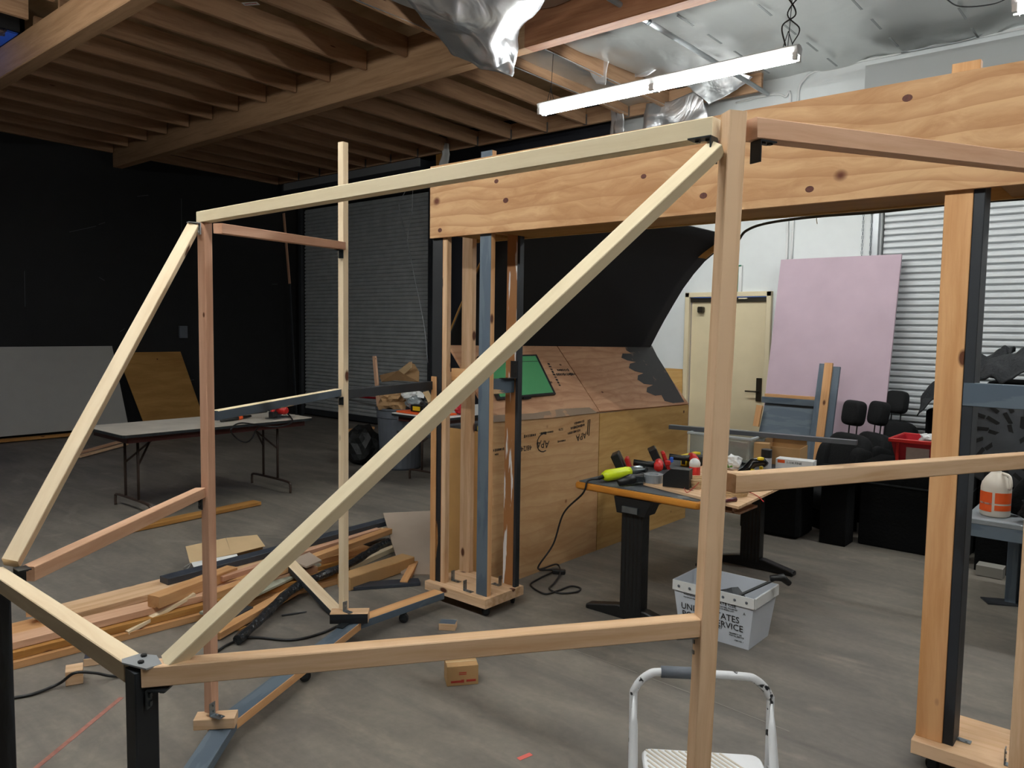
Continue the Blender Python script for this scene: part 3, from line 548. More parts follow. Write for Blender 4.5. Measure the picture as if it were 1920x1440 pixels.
# paper tag on a joist and things on the black walls
tg = thing('paper_tag', at(470, 8, 4.24), 'small white paper tag with red print stuck under a roof joist', 'sign')
Mt = basis(at(470, 7, 4.225), at(487, 7, 4.225) - at(453, 9, 4.225), at(470, 0, 4.225) - at(470, 14, 4.225))
MB().box((0, 0, 0), (.13, .055, .002), Mt).build('tag_sheet', M_white, tg)
m = MB()
for k in range(9): m.box((-.045 + k*.011 + (.004 if k > 4 else 0), .004, .0015), (.007, .014 + .002*(k % 3), .001), Mt)
m.build('tag_print', M_inkr, tg)
eb = MB().box((0, 0, 0), (.05, .13, .2)).build('electrical_box', M_grayp, bevel=.004); eb.location = (XL + .03, 6.12, 1.52); tag(eb, 'small gray electrical box on the black wall', 'electrical box')
for i, (a, b, w) in enumerate((((40, 510), (46, 575), .004), ((342, 405), (341, 450), .004), ((186, 420), (196, 417), .006), ((228, 652 - 170), (236, 478), .006))):
    pass
scr = MB()
for a, b in (((46, 508), (47, 575)), ((340, 372), (341, 455)), ((185, 421), (197, 417)), ((257, 368), (278, 366)), ((357, 713), (364, 712)), ((510, 533), (520, 533)), ((186, 520), (196, 526)), ((225, 622), (234, 616)), ((130, 435), (180, 424))):
    scr.tube([atX(*a, XL + .004), atX(*b, XL + .004)], .004, 4)
o = scr.build('wall_scuffs', plain('pale_scuff', '#55575a', .8), bpy.data.objects['wall_left'])
# dark loose trims by the roller door corner
pst = thing('leaning_strip', (-12.1, 8.0, 0), 'thin reddish wood strip standing in the dark corner by the charcoal roller door', 'wood strip')
lum('strip', atY(532, 400, 8.0), atY(543, 532, 8.0), .05, .02, M_red, pst, (0, 1, 0)); lum('strip', atY(543, 532, 8.0), (-12.0, 8.05, 0), .05, .02, M_charw if 'M_charw' in globals() else M_char, pst, (0, 1, 0))
tag(cord('pull_wire', [atY(762, 355, 8.0), atY(750, 378, 8.0), atY(749, 395, 8.0), atY(765, 460, 8.0), atY(780, 535, 8.0), atY(795, 610, 8.0), atY(802, 680, 8.0)], .006, M_galv), 'thin wire hanging in front of the charcoal roller door', 'wire')
tag(cord('pull_wire', [atY(774, 355, 8.05), atY(772, 400, 8.05), atY(766, 430, 8.05), atY(764, 450, 8.05)], .004, M_galv), 'short loose wire joining a longer one on the charcoal roller door', 'wire')
tag(cord('red_strap', [atY(640, 739, 8.1), atY(665, 743, 8.0), atY(700, 746, 7.9), atY(750, 746, 7.6)], .018, M_crim), 'dark red strap stretched low across the charcoal roller door', 'strap')
# jagged insulation and post near the top left of the box beam
ws = lum('wall_stud', atY(826, 260, 8.0), (atY(826, 260, 8.0).x + .02, 8.0, 2.2), .14, .05, M_aged, None, (0, 1, 0)); tag(ws, 'dusty wood stud showing above the left end of the box beam', 'stud')
flap('torn white-edged black sheet above the left end of the box beam', [[atY(836, 272, 7.95), atY(870, 270, 7.95), atY(900, 276, 7.95)], [atY(838, 285, 7.95), atY(870, 285, 7.95), atY(900, 285, 7.95)], [atY(836, 312, 7.95), atY(870, 312, 7.95), atY(902, 310, 7.95)]], rough=.04, mat=M_blackf, name='torn_sheet', cat='sheet', sd=8)
flap('ragged white fluff of insulation hanging above the left end of the box beam', [[atY(830, 268, 7.9), atY(843, 270, 7.9)], [atY(832, 284, 7.9), atY(846, 286, 7.9)], [atY(829, 312, 7.9), atY(836, 310, 7.9)]], rough=.08, mat=plain('white_fluff', '#b9b9b6', .9), name='insulation_scrap', cat='insulation', sd=2, thick=.02, nu=8)
# ================================================================ far left: boards, folding table
wbd = slab('drywall_sheet', [(-12.05, .4, .07), (-12.05, 5.1, .09), (-12.28, 4.98, 1.30), (-12.28, .4, 1.30)], .016, M_drywall)
tag(wbd, 'long white drywall sheet standing on edge against the black wall at far left', 'board')
wst = lum('lumber_stick', (-12.0, 1.2, .035), (-12.0, 4.5, .035), .09, .04, M_aged); tag(wst, 'rough pale stick on the floor under the white drywall sheet', 'lumber')
pw = slab('plywood_board', [(-11.95, 5.33, .0), (-11.95, 6.3, .0), (-12.28, 6.05, 1.20), (-12.28, 5.05, 1.20)], .012, M_plyd)
tag(pw, 'brown square plywood board leaning on the black wall behind the folding table', 'board')
ls1 = lum('lumber_stick', at(137, 852, .03), at(232, 826, .03), .045, .03, M_fir); tag(ls1, 'pale stick on the floor behind the folding table legs, upper of two', 'lumber')
ls2 = lum('lumber_stick', at(148, 856, .03), at(238, 832, .03), .045, .03, M_fir2); tag(ls2, 'pale stick on the floor behind the folding table legs, lower of two', 'lumber')
def folding_table(x0, x1, y0, y1, label, along='Y', top=None):
    t = thing('folding_table', ((x0+x1)/2, (y0+y1)/2, 0), label, 'table'); z = .74
    r = .05; c = []
    for cx, cy, a0 in ((x1-r, y1-r, 0), (x0+r, y1-r, 90), (x0+r, y0+r, 180), (x1-r, y0+r, 270)):
        for k in range(4): a = math.radians(a0 + k * 30); c.append((cx + r*math.cos(a), cy + r*math.sin(a)))
    MB().prism(c, z-.004, z).build('tabletop', top or plain('worn_laminate', '#b7b0a4', .5, vary=.15, vscale=5), t)
    MB().prism(c, z-.028, z-.004).build('edge_band', M_steeld, t)
    sk_ = MB(); i = .07
    sk_.box(((x0+x1)/2, y0+i, z-.055), (x1-x0-2*i, .012, .055)).box(((x0+x1)/2, y1-i, z-.055), (x1-x0-2*i, .012, .055)).box((x0+i, (y0+y1)/2, z-.055), (.012, y1-y0-2*i, .055)).box((x1-i, (y0+y1)/2, z-.055), (.012, y1-y0-2*i, .055))
    sk_.build('apron', plain('maroon_enamel', '#4a2320', .4), t)
    for s, yy in ((1, y0+.24), (-1, y1-.24)):
        xm = (x0+x1)/2; a = .13
        for xx in (xm-a, xm+a): MB().tube([(xx, yy, z-.03), (xx, yy, .11)], .0125, 8).build('leg', M_brown, t, smooth=True)
        MB().tube(smooth_path([(x0+.06, yy, 0), (x0+.06, yy, .07), (x0+.1, yy, .105), (xm, yy, .11), (x1-.1, yy, .105), (x1-.06, yy, .07), (x1-.06, yy, 0)], 4), .0125, 8).build('foot_bar', M_brown, t, smooth=True)
        MB().tube([(xm-a, yy, .42), (xm, yy+s*.16, .6), (xm, yy+s*.3, z-.04)], .009, 6).tube([(xm+a, yy, .42), (xm, yy+s*.16, .6)], .009, 6).build('folding_brace', M_brown, t)
    return t
folding_table(-7.31, -6.49, 2.70, 4.56, 'long folding table with a pale worn top and brown tube legs, at left')
# tools on the folding table
def saw(p, rz, label):
    t = thing('circular_saw', p, label, 'saw', rz=rz); R = world(t) @ Matrix.Scale(.85, 4)
    MB().box((0, 0, .004), (.3, .14, .006), R).build('base_plate', M_steel, t)
    A = R @ Matrix.Translation((.02, .035, .1)) @ Matrix.Rotation(math.pi/2, 4, 'X')
    MB().lathe([(.02, -.03), (.09, -.03), (.1, -.02), (.1, .02), (.09, .03), (.02, .03)], n=24, M=A).build('blade_guard', M_grayp, t, smooth=False)
    MB().lathe([(.01, 0), (.045, 0), (.05, .02), (.05, .1), (.035, .12), (.01, .12)], n=18, M=R @ Matrix.Translation((.0, -.0, .09)) @ Matrix.Rotation(math.pi/2, 4, 'X')).build('motor_housing', M_redp, t, smooth=True)
    MB().tube(smooth_path([R @ Vector(v) for v in ((.1, -.01, .1), (.08, -.02, .17), (-.02, -.02, .19), (-.1, -.02, .15), (-.13, -.02, .07))], 5), .02, 8).build('handle', M_redp, t, smooth=True)
    MB().box((-.13, -.03, .05), (.08, .08, .07), R).build('battery', M_black, t, bevel=.008)
saw(at(522, 783, .745), 1.9, 'red circular saw with a gray blade guard at the far end of the folding table')
tag(cord('appliance_cord', [at(600 - 65, 770, .76), at(548, 790, .75), at(520, 800, .75), at(485, 797, .755), at(455, 793, .75), at(440, 797, .75), at(433, 806, .72), at(437, 815, .66), at(450, 826, .6), at(462, 829, .58), at(472, 822, .62), at(480, 806, .7), at(490, 797, .75)], .007, M_cord), 'black cord trailing off the edge of the folding table', 'cord')
def simple(name, label, cat, mb, mat, group=None, **k):
    o = mb.build(name, mat, **k); return tag(o, label, cat, group)
a, b = at(414, 789, .76), at(470, 780, .76); tk = thing('hand_tool', a, 'dark pliers with an orange grip band on the folding table', 'tool')
MB().tube([a, a.lerp(b, .5), b], [.012, .02, .012], 8).build('tool_handle', M_black, tk, smooth=True); MB().tube([a.lerp(b, .55), a.lerp(b, .68)], .021, 8).build('grip_band', M_orangep, tk)
simple('tool_socket', 'small gray metal fitting on the folding table left of the red saw', 'fitting', MB().lathe([(.02, 0), (.025, .02), (.025, .045), (.012, .06)], at(431, 788, .742), 12), M_steel)
simple('tool_bar', 'dark flat bar lying on the folding table next to the red saw', 'tool', MB().tube([at(445, 777, .755), at(500, 771, .755)], .012, 6), M_steeld)
# sawdust-strewn plank between the posts
a, b = at(225, 996, .02), at(482, 942, .02); pk = lum('floor_plank', a, b, .12, .03, M_aged); tag(pk, 'thin brown plank on the dusty floor in front of the folding table', 'lumber')
# ================================================================ middle distance: bin, second table, clutter
bn = thing('trash_can', (-6.84, 6.02, 0), 'round gray rubber trash can overflowing with brown paper', 'trash can')
def wl(prof, n=28): return MB().lathe(prof, (-6.84, 6.02, 0), n)
wl([(.22, 0), (.235, .02), (.275, .60), (.285, .61), (.285, .69), (.30, .70), (.30, .72), (.285, .72), (.27, .66), (.24, .1), (.01, .09)]).build('can_body', M_grayp, bn)
for a_ in (2.5, 5.64): MB().box((-6.84+.31*math.cos(a_), 6.02+.31*math.sin(a_), .62), (.04, .12, .04), rz=a_).build('can_handle', M_grayp, bn)
dv = Vector((6.84, -6.02, 0)).normalized(); pt = Vector((-6.84, 6.02, .655)) + dv * .292; text('can_lettering', 'Brute', .06, basis(pt, (dv.y * -1, dv.x, 0), (0, 0, 1)), M_ink, bn) if False else None
text('can_lettering', 'BRUTE', .06, basis(pt + dv * .004, Vector((0, 0, 1)).cross(dv), (0, 0, 1)), M_ink, bn)
def crumple(name, label, cat, c, size, mat, sd=0, amp=.35, sub=3, M=None):
    bm = bmesh.new(); bmesh.ops.create_icosphere(bm, subdivisions=sub, radius=1)
    for v in bm.verts:
        d = 1 + amp * noise.noise(v.co * 1.7 + Vector((sd, 0, 0))) + amp * .5 * noise.noise(v.co * 4 + Vector((sd, 3, 0))); v.co = Vector((v.co.x * d * size[0], v.co.y * d * size[1], v.co.z * d * size[2]))
    me = bpy.data.meshes.new(name); bm.to_mesh(me); bm.free(); me.materials.append(mat); o = bpy.data.objects.new(name, me); COL.objects.link(o); o.location = c
    return tag(o, label, cat) if label else o
crumple('paper_bag', 'crumpled brown paper spilling over the left rim of the trash can', 'paper', (-6.85, 5.90, .80), (.20, .16, .13), M_bag, 3, .6)
crumple('plastic_bag', 'white and clear plastic wad on top of the trash can', 'plastic bag', (-6.62, 5.98, .88), (.14, .11, .07), M_white, 5, .5)
crumple('plastic_bag', 'dark plastic wad behind the white one on the trash can', 'plastic bag', (-6.68, 6.2, .80), (.16, .12, .12), M_char, 6, .5)
pb = thing('paper_bag', (-6.6, 6.15, .95), 'flattened brown paper bag lying open on top of the trash can', 'paper bag')
def qd(pts, th=.003):
    return pts
Y0 = 6.1
c = [atY(740, 713, Y0), atY(785, 716, Y0 - .1), atY(786, 697, Y0), atY(778, 684, Y0 + .1), atY(768, 679, Y0 + .1), atY(750, 695, Y0 + .05), atY(712, 704, Y0 + .1), atY(716, 716, Y0)]
cc = sum(c, Vector()) / len(c) + Vector((0, -.06, .03)); MB().add(c + [cc], [(i, (i+1) % 8, 8) for i in range(8)]).build('bag_sheet', M_bag, pb, solid=.012)
c = [atY(748, 694, Y0-.1), atY(772, 678, Y0-.1), atY(771, 690, Y0-.1), atY(758, 702, Y0-.1)]; MB().add(c, [(0, 1, 2, 3)]).build('bag_fold', M_cardl, pb, solid=.01)
tag(lum('scrap_stick', atY(702, 668, 6.12), (atY(713, 735, 6.1).x, 6.1, .5), .05, .03, M_fir, None, (0, 1, 0)), 'pale wood offcut sticking up from the trash can', 'lumber')
crumple('garbage_bag', 'black garbage bag slumped on the floor beside the trash can', 'garbage bag', (-7.32, 5.86, .22), (.24, .24, .25), plain('black_film', '#0a0c0c', .6, bump=.4, bscale=20), 9, .3)
t2 = folding_table(-6.32, -5.55, 5.40, 7.3, 'second folding table with a white top beside the trash can', top=M_white)
simple('orange_board', 'flat orange tray on the front end of the second folding table', 'tray', MB().box((-5.98, 5.62, .752), (.62, .3, .018)), M_orangep)
bx = thing('open_carton', (-5.95, 5.8, .765), 'small open cardboard carton with raised flaps on the second folding table', 'box')
def carton(t, c, d, rz, mats, flaps, h=None):
    R = Matrix.Translation(c) @ Matrix.Rotation(rz, 4, 'Z'); w, l, hh = d; th = .004
    m = MB(); m.box((0, 0, th/2), (w, l, th), R).box((w/2, 0, hh/2), (th, l, hh), R).box((-w/2, 0, hh/2), (th, l, hh), R).box((0, l/2, hh/2), (w, th, hh), R).box((0, -l/2, hh/2), (w, th, hh), R)
    m.build('carton_body', mats[0], t)
    for side, ang, fl in flaps:
        a = math.radians(ang)
        if side in '+x-x'[0:2]: s = 1
        ax = {'+x': (w/2, 0, 'Y', 1), '-x': (-w/2, 0, 'Y', -1), '+y': (0, l/2, 'X', 1), '-y': (0, -l/2, 'X', -1)}[side]
        if ax[2] == 'Y': Q = R @ Matrix.Translation((ax[0], 0, hh)) @ Matrix.Rotation(-a * ax[3], 4, 'Y') ; MB().box((ax[3]*fl/2, 0, 0), (fl, l*.97, .003), Q).build('carton_flap', mats[1], t)
        else: Q = R @ Matrix.Translation((0, ax[1], hh)) @ Matrix.Rotation(a * ax[3], 4, 'X'); MB().box((0, ax[3]*fl/2, 0), (w*.97, fl, .003), Q).build('carton_flap', mats[1], t)
carton(bx, (-5.95, 5.8, .763), (.22, .2, .1), .5, (M_cardl, M_cardl), (('+x', 35, .1), ('-x', 60, .12), ('-y', 5, .1), ('+y', 70, .12)))
tpm = thing('tape_measure', (-6.0, 5.55, .765), 'black and yellow boxed tool in front of the open carton', 'tool box')
MB().box((-6.02, 5.56, .80), (.2, .09, .075)).build('case', M_black, tpm, bevel=.008); MB().box((-6.02, 5.513, .80), (.11, .006, .045)).build('yellow_label', M_yellow, tpm)
crumple('plastic_wrap', 'clear crumpled wrapping at the left end of the second folding table', 'plastic wrap', (-6.2, 5.65, .84), (.10, .08, .07), plain('clear_wrap', '#a9b3b6', .2, trans=.5), 11, .6)
crumple('work_glove', 'dark cloth wad behind the open carton', 'cloth', (-6.1, 6.1, .83), (.16, .14, .08), M_char, 12, .5)
crumple('red_cloth', 'red and gray cloth at the right side of the second folding table', 'cloth', (-5.66, 5.85, .82), (.09, .1, .07), M_crim, 13, .5)
crumple('white_cloth', 'white rag beside the black and yellow boxed tool', 'cloth', (-5.78, 5.6, .80), (.07, .06, .045), M_white, 14, .5)
for i, (zz, col, lb) in enumerate(((.06, M_navy, 'navy flat case at the bottom of the stack under the second folding table'), (.16, M_cardl, 'pale cardboard layer in the stack under the second folding table'), (.26, M_black, 'black case in the stack under the second folding table'), (.36, M_white, 'white flat box topping the stack under the second folding table'))):
    simple('flat_box', lb, 'box', MB().box((-5.75 + .02*i, 6.35, zz), (.4, .5, .085)), col, bevel=.005)
tag(lum('lumber_stick', at(642, 808, .03), at(700, 802, .03), .07, .04, M_orange), 'orange offcut lying near the foot of the charcoal roller door', 'lumber')
tag(lum('lumber_stick', at(668, 824, .02), at(700, 814, .02), .08, .03, M_orange), 'shorter orange offcut lying left of the black garbage bag', 'lumber')
# ================================================================ plywood ramp set with black curved backdrop
def atP(px, py, p, n, lift=0.0):
    v = ray(px, py); o = Vector((0, 0, EYE)); t = (Vector(p) - o).dot(n) / v.dot(n); return o + v * t + n * lift
rA, rB, rC, rD = Vector((-3.2, 3.58, 1.085)), Vector((-3.2, 6.17, 1.022)), Vector((-3.62, 3.58, 1.575)), Vector((-3.62, 6.17, 1.512))
rn = (rB - rA).cross(rC - rA).normalized(); rn = rn if rn.x > 0 else -rn
ramp = thing('ramp_set_piece', (-3.5, 4.9, 0), 'big plywood set piece with a sloped plywood top under a curved black backdrop', 'set piece')
def rl(a, b, t): return a.lerp(b, t)
part(slab('side_panel', [(-3.2, 3.58, 0), (-3.2, 4.765, 0), (-3.2, 4.765, 1.043), (-3.2, 3.58, 1.083)], .018, M_ply2, ramp), 'rough plywood panel with ink stamps')
part(slab('side_panel', [(-3.2, 4.775, 0), (-3.2, 6.17, 0), (-3.2, 6.17, 1.012), (-3.2, 4.775, 1.040)], .018, M_ply3, ramp), 'sanded yellowish plywood panel')
ts = (4.77 - 3.58) / (6.17 - 3.58)
for a, b, l in ((0, ts - .002, 'left sloped sheet'), (ts + .002, 1, 'right sloped sheet')):
    part(slab('sloped_top', [rl(rA, rB, a), rl(rA, rB, b), rl(rC, rD, b), rl(rC, rD, a)], .016, M_plyr, ramp), l)
slab('end_panel', [(-3.78, 3.60, .01), (-3.22, 3.60, .01), (-3.22, 3.60, 1.0), (-3.78, 3.60, 1.0)], .01, plain('tan_hardboard', '#bd9158', .7, vary=.08), ramp)
slab('end_panel', [(-4.3, 6.16, .01), (-3.21, 6.16, .01), (-3.21, 6.16, 1.0), (-4.3, 6.16, 1.5)], .01, M_ply3, ramp)
MB().box((-3.75, 4.9, .9), (1.0, 2.4, .02)).build('inner_shelf', M_char, ramp)
prof = [(-3.625, 1.50), (-3.615, 1.53), (-3.55, 1.65), (-3.487, 1.76), (-3.40, 1.90), (-3.31, 2.04), (-3.21, 2.165), (-3.11, 2.27), (-3.03, 2.33), (-2.92, 2.40), (-2.79, 2.45)]
bk = MB(); ny = 14
for j in range(ny + 1):
    for x_, z_ in prof: bk.v.append(Vector((x_, 3.56 + (6.2 - 3.56) * j / ny, z_)))
n_ = len(prof); bk.f = [(j*n_+i, j*n_+i+1, (j+1)*n_+i+1, (j+1)*n_+i) for j in range(ny) for i in range(n_-1)]; bk.m = [0] * len(bk.f)
bk.build('curved_backdrop', plain('black_velour', '#08090b', .95), ramp, smooth=True, solid=.012)
for yb in (3.62, 4.9, 6.1):
    m = MB(); m.tube([(x_ - .05, yb, z_ + .02) for x_, z_ in prof], .02, 4); m.tube([(-3.68, yb, 1.5), (-3.72, yb, 1.0), (-3.72, yb, 0)], .015, 4); m.build('backdrop_rib', M_plyd, ramp)
part(slab('corner_batten', [atY(1294, 481, 6.02), atY(1322, 485, 6.02), atY(1352, 460, 6.02), atY(1352, 437, 6.02)], .02, M_aged, ramp), 'brown batten across the backdrop corner')
# paint smears and stamps on the plywood
def patch(name, pts, mat, p=rA, n=rn, lift=.0015):
    q = [atP(a, b, p, n, lift) for a, b in pts]; return MB().add(q, [tuple(range(len(q)))]).build(name, mat, ramp)
patch('black_paint_patch', [(1172, 650), (1222, 648), (1232, 668), (1252, 700), (1268, 728), (1283, 754), (1262, 756), (1246, 752), (1240, 741), (1228, 742), (1212, 735), (1213, 727), (1224, 722), (1207, 720), (1195, 712), (1196, 704), (1206, 700), (1190, 696), (1179, 690), (1181, 682), (1192, 679), (1176, 676), (1165, 671), (1167, 663), (1184, 663), (1174, 657)], worn('smeared_black_paint', '#232221', '#5b4a3c', .64, scale=(9, 9, 9)))
patch('gray_smear', [(925, 779), (1000, 775), (1050, 767), (1105, 764), (1120, 774), (1040, 783), (975, 788), (925, 792)], worn('thin_gray_smear', '#86705a', '#a98260', .6, scale=(6, 6, 6)))
def smudge(M, n, size, mat):   # a line of print too worn to read
    m = MB(); rr = random.Random(n)
    for k in range(n): m.box(((k - n/2) * size * .62, 0, .0003), (size * rr.uniform(.25, .5), size * rr.uniform(.45, .75), .0006), M)
    m.build('stamp_smudge', mat, ramp)
def stamp(px, py, body, size, rot=0, mat=M_ink):
    p = atX(px, py, -3.1985); M = basis(p, (0, -1, 0), (0, 0, -1)) @ Matrix.Rotation(math.radians(rot), 4, 'Z')
    if body in ('APA', '48/24', '32/16'): text('stamp_text', body, size, M, mat, ramp)
    else: smudge(M, len(body), size, mat)
stamp(1018, 832, 'APA', .075, -8); 
lg = MB(); c0 = atX(1019, 830, -3.199); lg.tube([(c0.x, c0.y + .07*math.cos(a/16*math.tau), c0.z + .062*math.sin(a/16*math.tau)) for a in range(3, 14)], .004, 4); lg.build('stamp_ring', M_ink, ramp)
stamp(1024, 811, 'THE ENGINEERED', .018); stamp(987, 840, '48/24', .05); stamp(1052, 827, 'PS 1-09', .022); stamp(992, 817, 'PLYWOOD', .03); stamp(1018, 812, '15/32', .02); stamp(1052, 805, '32/16', .024)
stamp(1090, 818, 'APA', .07, 8); stamp(1075, 810, 'SHEATHING', .028, 4); stamp(1082, 800, 'EXPOSURE 1', .028, 4); stamp(1085, 792, '000 1234', .026, 4); stamp(935, 843, 'MILL 412', .026); stamp(930, 852, 'FIR', .02)
sb = MB()
for a in ((1103, 787, 1101, 815), (1106, 786, 1104, 817)): sb.tube([atX(a[0], a[1], -3.1985), atX(a[2], a[3], -3.1985)], .004, 4)
sb.build('stamp_bar', M_ink, ramp)
def stampR(px, py, body, size, rot=0):
    p = atP(px, py, rA, rn, .002); y = (rC - rA).normalized(); x = (rB - rA).normalized(); smudge(basis(p, x, y) @ Matrix.Rotation(math.radians(rot), 4, 'Z'), len(body), size, M_ink)
stampR(1057, 694, 'PLYWOOD', .035); stampR(1062, 702, 'MADE IN USA', .035); stampR(1040, 705, 'SHEATHING', .04, -98); stampR(1034, 717, '24', .03)
# things standing on or in the set piece
gb = thing('green_board', atP(970, 705, rA, rn), 'green board in a black frame lying on the sloped plywood', 'board')
gq = [atP(*p, rA, rn, .022) for p in ((893, 671), (1003, 668), (1039, 742), (931, 752))]
for_ = [gq[3], gq[2], gq[1], gq[0]]
slab('board_frame', for_, .018, M_black, gb); cg = sum(for_, Vector()) / 4
slab('green_panel', [cg + (p - cg) * .92 + rn * .0015 for p in for_], .001, plain('green_felt', '#4b9a62', .7, vary=.04), gb)
pk_ = [atP(*p, rA, rn, .0245) for p in ((905, 684), (1005, 681))]
MB().tube(pk_, .0015, 4).build('crease_line', M_char, gb)
MB().box(atP(985, 748, rA, rn, .012), (.02, .08, .015)).build('frame_clip', M_black, gb)
tag(lum('wood_strip', (-3.63, 3.75, 1.56), (-3.42, 4.05, 1.93), .015, .01, M_fir), 'thin pale stick leaning against the black backdrop behind the tower', 'wood strip')
rk = thing('red_tube', (-3.6, 3.72, 1.57), 'small red and white tube standing at the foot of the black backdrop', 'tube')
MB().tube([(-3.585, 3.72, 1.565), (-3.56, 3.74, 1.80)], .017, 10).build('tube_body', plain('pinkish_red', '#a0564e', .5), rk, smooth=True); MB().tube([(-3.561, 3.739, 1.79), (-3.558, 3.742, 1.815)], .019, 10).build('tube_cap', M_crim, rk)
for i, zz in enumerate((.93, .975)): simple('black_tray', ('lower', 'upper')[i] + ' black ribbed tray stacked inside the open end of the ramp set piece', 'tray', MB().box((-3.5, 3.85, zz), (.4, .4, .038)), M_black)
simple('yellow_tool', 'small yellow tool case inside the open end of the ramp set piece', 'tool', MB().box((-3.36, 3.70, 1.01), (.1, .08, .03)), M_yellow)
# plywood offcut by the door
tag(slab('plywood_offcut', [atY(1225, 880, 8.1), (atY(1276, 880, 8.1).x, 8.1, atY(1225, 880, 8.1).z), atY(1279, 692, 8.25), atY(1247, 690, 8.25)], .015, M_ply3), 'plywood offcut leaning on the white wall left of the tan door', 'board')
sg = thing('wall_sign', atY(1372, 525, 8.27), 'white sign with a green border behind the large tan post, above the tan door', 'sign')
p = atY(1370, 523, 8.27); MB().box((p.x, 8.28, p.z), (.26, .03, .3)).build('sign_board', M_white, sg)
m = MB()
for a, b in (((1356, 500), (1390, 498)), ((1384, 499), (1382, 549)), ((1356, 552), (1383, 550))): m.tube([atY(*a, 8.262), atY(*b, 8.262)], .008, 4)
m.build('green_border', plain('green_tape', '#1f7a55', .6), sg)
# ================================================================ workbench
wbn = thing('workbench', (-2.25, 4.55, 0), 'long workbench with a dark top, golden wood edge and black columns on T-shaped feet', 'table')
bx0, bx1, by0, by1, bz = -2.66, -1.84, 3.70, 5.45, .762
def rrect(x0, x1, y0, y1, r, k=4):
    c = []
    for cx, cy, a0 in ((x1-r, y1-r, 0), (x0+r, y1-r, 90), (x0+r, y0+r, 180), (x1-r, y0+r, 270)):
        for i in range(k + 1): a = math.radians(a0 + 90*i/k); c.append((cx + r*math.cos(a), cy + r*math.sin(a)))
    return c
MB().prism(rrect(bx0+.02, bx1-.02, by0+.02, by1-.02, .02), bz-.02, bz).build('bench_top', worn('scuffed_dark_laminate', '#3c4044', '#6a6d6c', .62, scale=(5, 5, 5)), wbn)
M_oak = wood('varnished_oak', '#c48436', '#a0621e', knots=0, rough=.28)
MB().prism(rrect(bx0, bx1, by0, by1, .035), bz-.046, bz-.003).build('wood_edge', M_oak, wbn, bevel=.016, seg=3)
for yy, xc in ((3.76, -2.26), (5.2, -2.17)):
    m = MB(); pts = []
    for i in range(12):   # fluted front
        x_ = xc - .07 + .14 * i / 11; pts.append((x_, yy - .035 - (.004 if i % 2 else 0)))
    pts += [(xc+.07, yy+.035), (xc-.07, yy+.035)]
    m.prism(pts, .05, bz-.05).build('column', M_black, wbn)
    ft = MB(); ft.prism([(-.31, .0), (.31, .0), (.31, .028), (.09, .075), (-.09, .075), (-.31, .028)], -.035, .035, Matrix.Translation((xc, yy, 0)) @ Matrix.Rotation(math.pi/2, 4, 'X')); ft.build('foot', M_black, wbn, bevel=.006)
    MB().prism([(-.11, 0), (-.09, -.09), (.09, -.09), (.13, 0)], -.06, .06, Matrix.Translation((xc, yy, bz-.047)) @ Matrix.Rotation(math.pi/2, 4, 'X')).build('top_bracket', M_black, wbn)
    MB().box((xc, yy-.064, bz-.11), (.10, .012, .035)).build('cable_clips', M_steel, wbn)
MB().box((-2.2, 4.5, bz-.07), (.05, 1.5, .05)).build('cross_bar', M_black, wbn)
MB().box((-1.95, 4.25, .635), (.3, .25, .012)).box((-1.84, 4.25, .68), (.012, .25, .1)).box((-2.06, 4.25, .68), (.012, .25, .1)).build('under_shelf', M_fir, wbn)
for i, (c_, mt, lb) in enumerate((((-1.95, 4.2, .655), M_blue, 'slate painted offcut at the bottom of the stack under the workbench'), ((-1.93, 4.25, .675), M_pale, 'pale offcut in the middle of the stack under the workbench'), ((-1.94, 4.22, .695), M_fir, 'pinkish offcut topping the stack under the workbench'))):
    tag(lum('wood_offcut', Vector(c_) - Vector((.08, .12, 0)), Vector(c_) + Vector((.08, .12, 0)), .07, .018, mt), lb, 'lumber')
bd = slab('scrap_plywood', [at(1206, 905, .778), at(1385, 950, .778), at(1480, 905, .778), at(1335, 868, .778)][::1], .014, M_fir2); tag(bd, 'thin plywood sheet lying on the workbench under the tools', 'board')
T = .78; B_ = bz + .002
# yellow tool with cord
yt = thing('angle_grinder', at(1155, 903, B_), 'neon yellow handled power tool at the left end of the workbench', 'power tool')
a, b, c_ = at(1131, 893, .80), at(1180, 884, .81), at(1206, 878, .80)
MB().tube([a, a.lerp(b, .15), a.lerp(b, .85), b], [.022, .036, .034, .03], 10).build('handle_body', M_neon, yt, smooth=True); MB().tube([b, c_, at(1212, 882, .79)], [.028, .024, .018], 10).build('gear_head', M_steel, yt, smooth=True); MB().tube([at(1122, 898, .785), a], [.008, .014], 8).build('cord_sleeve', M_black, yt, smooth=True)
sd_ = thing('sander', at(1185, 905, B_), 'black handled tool lying beside the neon yellow one', 'power tool')
MB().tube([at(1160, 905, .785), at(1180, 899, .80), at(1205, 895, .795)], [.02, .032, .02], 8).build('tool_body', M_black, sd_, smooth=True); MB().box(at(1198, 898, .80), (.05, .03, .03), rz=.6).build('tool_plate', M_steeld, sd_)
tag(cord('extension_cord', [at(1122, 898, .785), at(1102, 902, .775), at(1093, 925, .70) , Vector((-2.74, 3.72, .55)), Vector((-2.80, 3.70, .35)), Vector((-2.90, 3.68, .18)), at(1044, 1058, .03), at(1050, 1075, .02), at(1040, 1092, .01), at(1030, 1104, .008), at(1050, 1112, .008), at(1080, 1110, .008), at(1088, 1103, .008), at(1070, 1099, .008), at(1045, 1108, .008), at(1020, 1113, .008), at(995, 1097, .008), at(1010, 1085, .008), at(1035, 1073, .01)], .006, M_cord), 'black cord hanging from the neon tool and looping on the floor by the ramp', 'cord')
